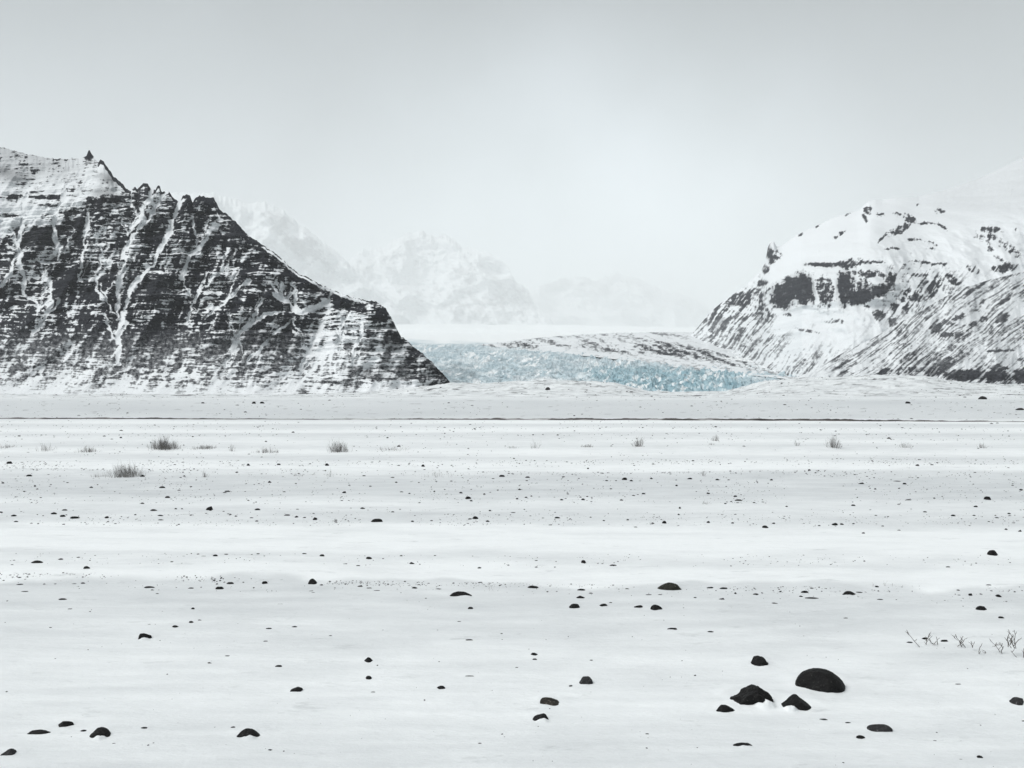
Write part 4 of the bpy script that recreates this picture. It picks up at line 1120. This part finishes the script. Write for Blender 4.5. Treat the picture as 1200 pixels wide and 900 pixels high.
for k, (px, row, wp, hp, n, pale, lab, short) in enumerate(SHRUBS):
    near = row > 600
    shrub(px, row, wp, hp, n if not near else n, pale, lab, 100 + k, 'shrub' if not near else 'sprig', thick=1.0 if not near else .8)


# twigs poking out of the snow by the right edge: stalks given as photo pixel strokes at their own distance
TW = [
    ('single bent dark stick leaning out of the snow', [((1080, 761), (1066, 745)), ((1066, 745), (1065, 744))]),
    ('crossed little twigs between two dark pebbles', [((1086, 757), (1084, 750)), ((1088, 753), (1094, 747)), ((1099, 758), (1087, 750)), ((1099, 758), (1098, 749)), ((1092, 754), (1095, 756))]),
    ('star shaped twig cluster standing on the snow', [((1128, 761), (1124, 748)), ((1133, 761), (1123, 752)), ((1122, 758), (1134, 750)), ((1126, 753), (1122, 750)), ((1128, 756), (1134, 751))]),
    ('one thin upright stalk beside the star shaped twigs', [((1146, 768), (1145, 757)), ((1145, 762), (1145.5, 758))]),
    ('bent twig pair near the tall spiky plant', [((1172, 765), (1162, 753)), ((1168, 760), (1174, 757)), ((1174, 766), (1178, 758)), ((1160, 769), (1155, 766))]),
    ('tall spiky reddish stalks cut by the picture edge', [((1187, 761), (1186, 742)), ((1191, 761), (1190, 747)), ((1196, 763), (1198, 745)), ((1186, 760), (1183, 752)), ((1193, 760), (1200, 752)), ((1199, 773), (1201, 752)), ((1189, 758), (1194, 749)), ((1194, 773), (1189, 767)), ((1205, 770), (1206, 748)), ((1209, 768), (1212, 752))]),
]
for k, (lab, strokes) in enumerate(TW):
    rnd = random.Random(900 + k)
    base = max(max(a[1], b[1]) for a, b in strokes)
    cx = sum(a[0] for a, b in strokes) / len(strokes)
    y0 = float(y_of(base)); x0 = (cx - 600) / F * y0; z0 = float(ground_z(x0, y0))
    V, Fc = [], []
    for a, b in strokes:
        ya = min(y0 + rnd.uniform(0, .08), float(y_of(a[1]))) if a[1] < base - 4 else y0
        za = (base - a[1]) / F * y0 - .012; zb = (base - b[1]) / F * y0
        p0 = ((a[0] - cx) / F * y0, ya - y0, za); p1 = ((b[0] - cx) / F * y0, ya - y0 + rnd.uniform(-.05, .05), zb)
        pts = []
        for t in (0, .25, .5, .75, 1):
            pts.append(tuple(p0[c_] + (p1[c_] - p0[c_]) * t + (rnd.uniform(-.006, .006) if 0 < t < 1 else 0) for c_ in range(3)))
        r = .0032 * rnd.uniform(.8, 1.25)
        tube(V, Fc, pts, r, r * .6)
        for t in (1, 2, 3):
            if rnd.random() < .7:
                q = pts[t]; s_ = rnd.choice((-1, 1))
                e = (q[0] + s_ * rnd.uniform(.01, .025), q[1] + rnd.uniform(-.01, .01), q[2] + rnd.uniform(.012, .03))
                tube(V, Fc, [q, ((q[0] + e[0]) / 2 + .002, (q[1] + e[1]) / 2, (q[2] + e[2]) / 2), e], r * .7, r * .4)
    o = soup_object('twig_plant', V, Fc, M_twig)
    o.location = (x0, y0, z0)
    o['label'] = lab; o['category'] = 'twig plant'; o['group'] = 'dry twigs poking through the snow'

# ---------------------------------------------------------------- haze
HAZE_DENSITY = 4.2e-5
hm = bpy.data.materials.new('haze_air'); hm.use_nodes = True
nt = hm.node_tree; nt.nodes.clear()
out = N(nt, 'ShaderNodeOutputMaterial'); pv = N(nt, 'ShaderNodeVolumePrincipled')
pv.inputs['Color'].default_value = (0.965, 0.99, 0.995, 1)
pv.inputs['Density'].default_value = HAZE_DENSITY
pv.inputs['Anisotropy'].default_value = 0.0
nt.links.new(pv.outputs[0], out.inputs['Volume'])
x0, x1, y0, y1, z0, z1 = -150000, 150000, -3000, 95000, -14, 9600
hv = [(x, y, z) for x in (x0, x1) for y in (y0, y1) for z in (z0, z1)]
hf = [(0, 1, 3, 2), (4, 6, 7, 5), (0, 4, 5, 1), (2, 3, 7, 6), (0, 2, 6, 4), (1, 5, 7, 3)]
ho = soup_object('haze', hv, hf, hm, False)
ho['kind'] = 'stuff'

# ---------------------------------------------------------------- light
SUN_EL, SUN_AZ = 52.0, -100.0        # degrees; azimuth clockwise from straight ahead
w = bpy.data.worlds.new('World'); C.world = w; w.use_nodes = True
nt = w.node_tree; nt.nodes.clear()
out = N(nt, 'ShaderNodeOutputWorld'); bg = N(nt, 'ShaderNodeBackground'); bg.inputs['Strength'].default_value = 0.055
sky = N(nt, 'ShaderNodeTexSky'); sky.sky_type = 'NISHITA'; sky.sun_disc = False
sky.sun_elevation = math.radians(SUN_EL); sky.sun_rotation = math.radians(SUN_AZ)
sky.air_density = 1.0; sky.dust_density = 2.0; sky.ozone_density = 1.0
hs = N(nt, 'ShaderNodeHueSaturation'); hs.inputs['Saturation'].default_value = 0.18; hs.inputs['Value'].default_value = 1.0
nt.links.new(sky.outputs[0], hs.inputs['Color'])
tc = N(nt, 'ShaderNodeTexCoord')
cn = N(nt, 'ShaderNodeTexNoise'); cn.inputs['Scale'].default_value = 3.0; cn.inputs['Detail'].default_value = 5; cn.inputs['Roughness'].default_value = .5
nt.links.new(tc.outputs['Generated'], cn.inputs['Vector'])
cr = ramp(nt, cn.outputs['Fac'], [(.34, (.64, .69, .69)), (.66, (1.06, 1.12, 1.14))])
sx = N(nt, 'ShaderNodeSeparateXYZ'); nt.links.new(tc.outputs['Generated'], sx.inputs[0])
# overcast: the cloud deck is thicker overhead, thin and bright low down, brightest over the glacier
er = ramp(nt, sx.outputs['Z'], [(0.0, (.37, .37, .37)), (.18, (.25, .25, .25)), (.42, (.118, .118, .118)), (1.0, (.13, .13, .13))])
dp = N(nt, 'ShaderNodeVectorMath', operation='DOT_PRODUCT'); nt.links.new(tc.outputs['Generated'], dp.inputs[0]); dp.inputs[1].default_value = (.085, .988, .125)
gl = N(nt, 'ShaderNodeMapRange'); gl.interpolation_type = 'SMOOTHSTEP'
nt.links.new(dp.outputs['Value'], gl.inputs[0]); gl.inputs[1].default_value = .935; gl.inputs[2].default_value = 1.0; gl.inputs[3].default_value = 3.9; gl.inputs[4].default_value = 9.5
em = N(nt, 'ShaderNodeMix', data_type='RGBA', blend_type='MULTIPLY'); em.inputs[0].default_value = 1.0; em.clamp_result = False
nt.links.new(er.outputs[0], em.inputs[6]); nt.links.new(gl.outputs[0], em.inputs[7])
m2 = N(nt, 'ShaderNodeMix', data_type='RGBA', blend_type='MULTIPLY'); m2.inputs[0].default_value = 1.0
nt.links.new(hs.outputs[0], m2.inputs[6]); nt.links.new(em.outputs[2], m2.inputs[7])
mx = N(nt, 'ShaderNodeMix', data_type='RGBA', blend_type='MULTIPLY'); mx.inputs[0].default_value = 1.0
nt.links.new(m2.outputs[2], mx.inputs[6]); nt.links.new(cr.outputs[0], mx.inputs[7])
nt.links.new(mx.outputs[2], bg.inputs['Color']); nt.links.new(bg.outputs[0], out.inputs['Surface'])

ld = bpy.data.lights.new('sun', 'SUN'); ld.energy = 1.5; ld.angle = math.radians(40); ld.color = (1.0, .995, .985)
lo = bpy.data.objects.new('sun', ld); COL.objects.link(lo)
lo.rotation_euler = (-math.radians(90 - SUN_EL), 0, -math.radians(SUN_AZ))

# ---------------------------------------------------------------- camera and render
cd = bpy.data.cameras.new('camera'); cam = bpy.data.objects.new('camera', cd); COL.objects.link(cam)
cam.location = (0, 0, H); cam.rotation_euler = (math.pi / 2, 0, 0)
cd.sensor_width = 36.0; cd.lens = 36.0 * F / 1200.0
cd.shift_y = (HZ - 450.0) / 1200.0
cd.clip_start = .05; cd.clip_end = 100000
C.camera = cam
C.view_settings.view_transform = 'Standard'; C.view_settings.look = 'None'
C.view_settings.exposure = 1.36; C.view_settings.gamma = 1.0; C.view_settings.use_curve_mapping = False
C.render.engine = 'CYCLES'
C.cycles.max_bounces = 6; C.cycles.diffuse_bounces = 3; C.cycles.volume_bounces = 2
C.cycles.use_denoising = True
C.cycles.denoiser = 'OPENIMAGEDENOISE'; C.cycles.denoising_input_passes = 'RGB_ALBEDO_NORMAL'; C.cycles.denoising_prefilter = 'ACCURATE'
C.cycles.use_adaptive_sampling = True
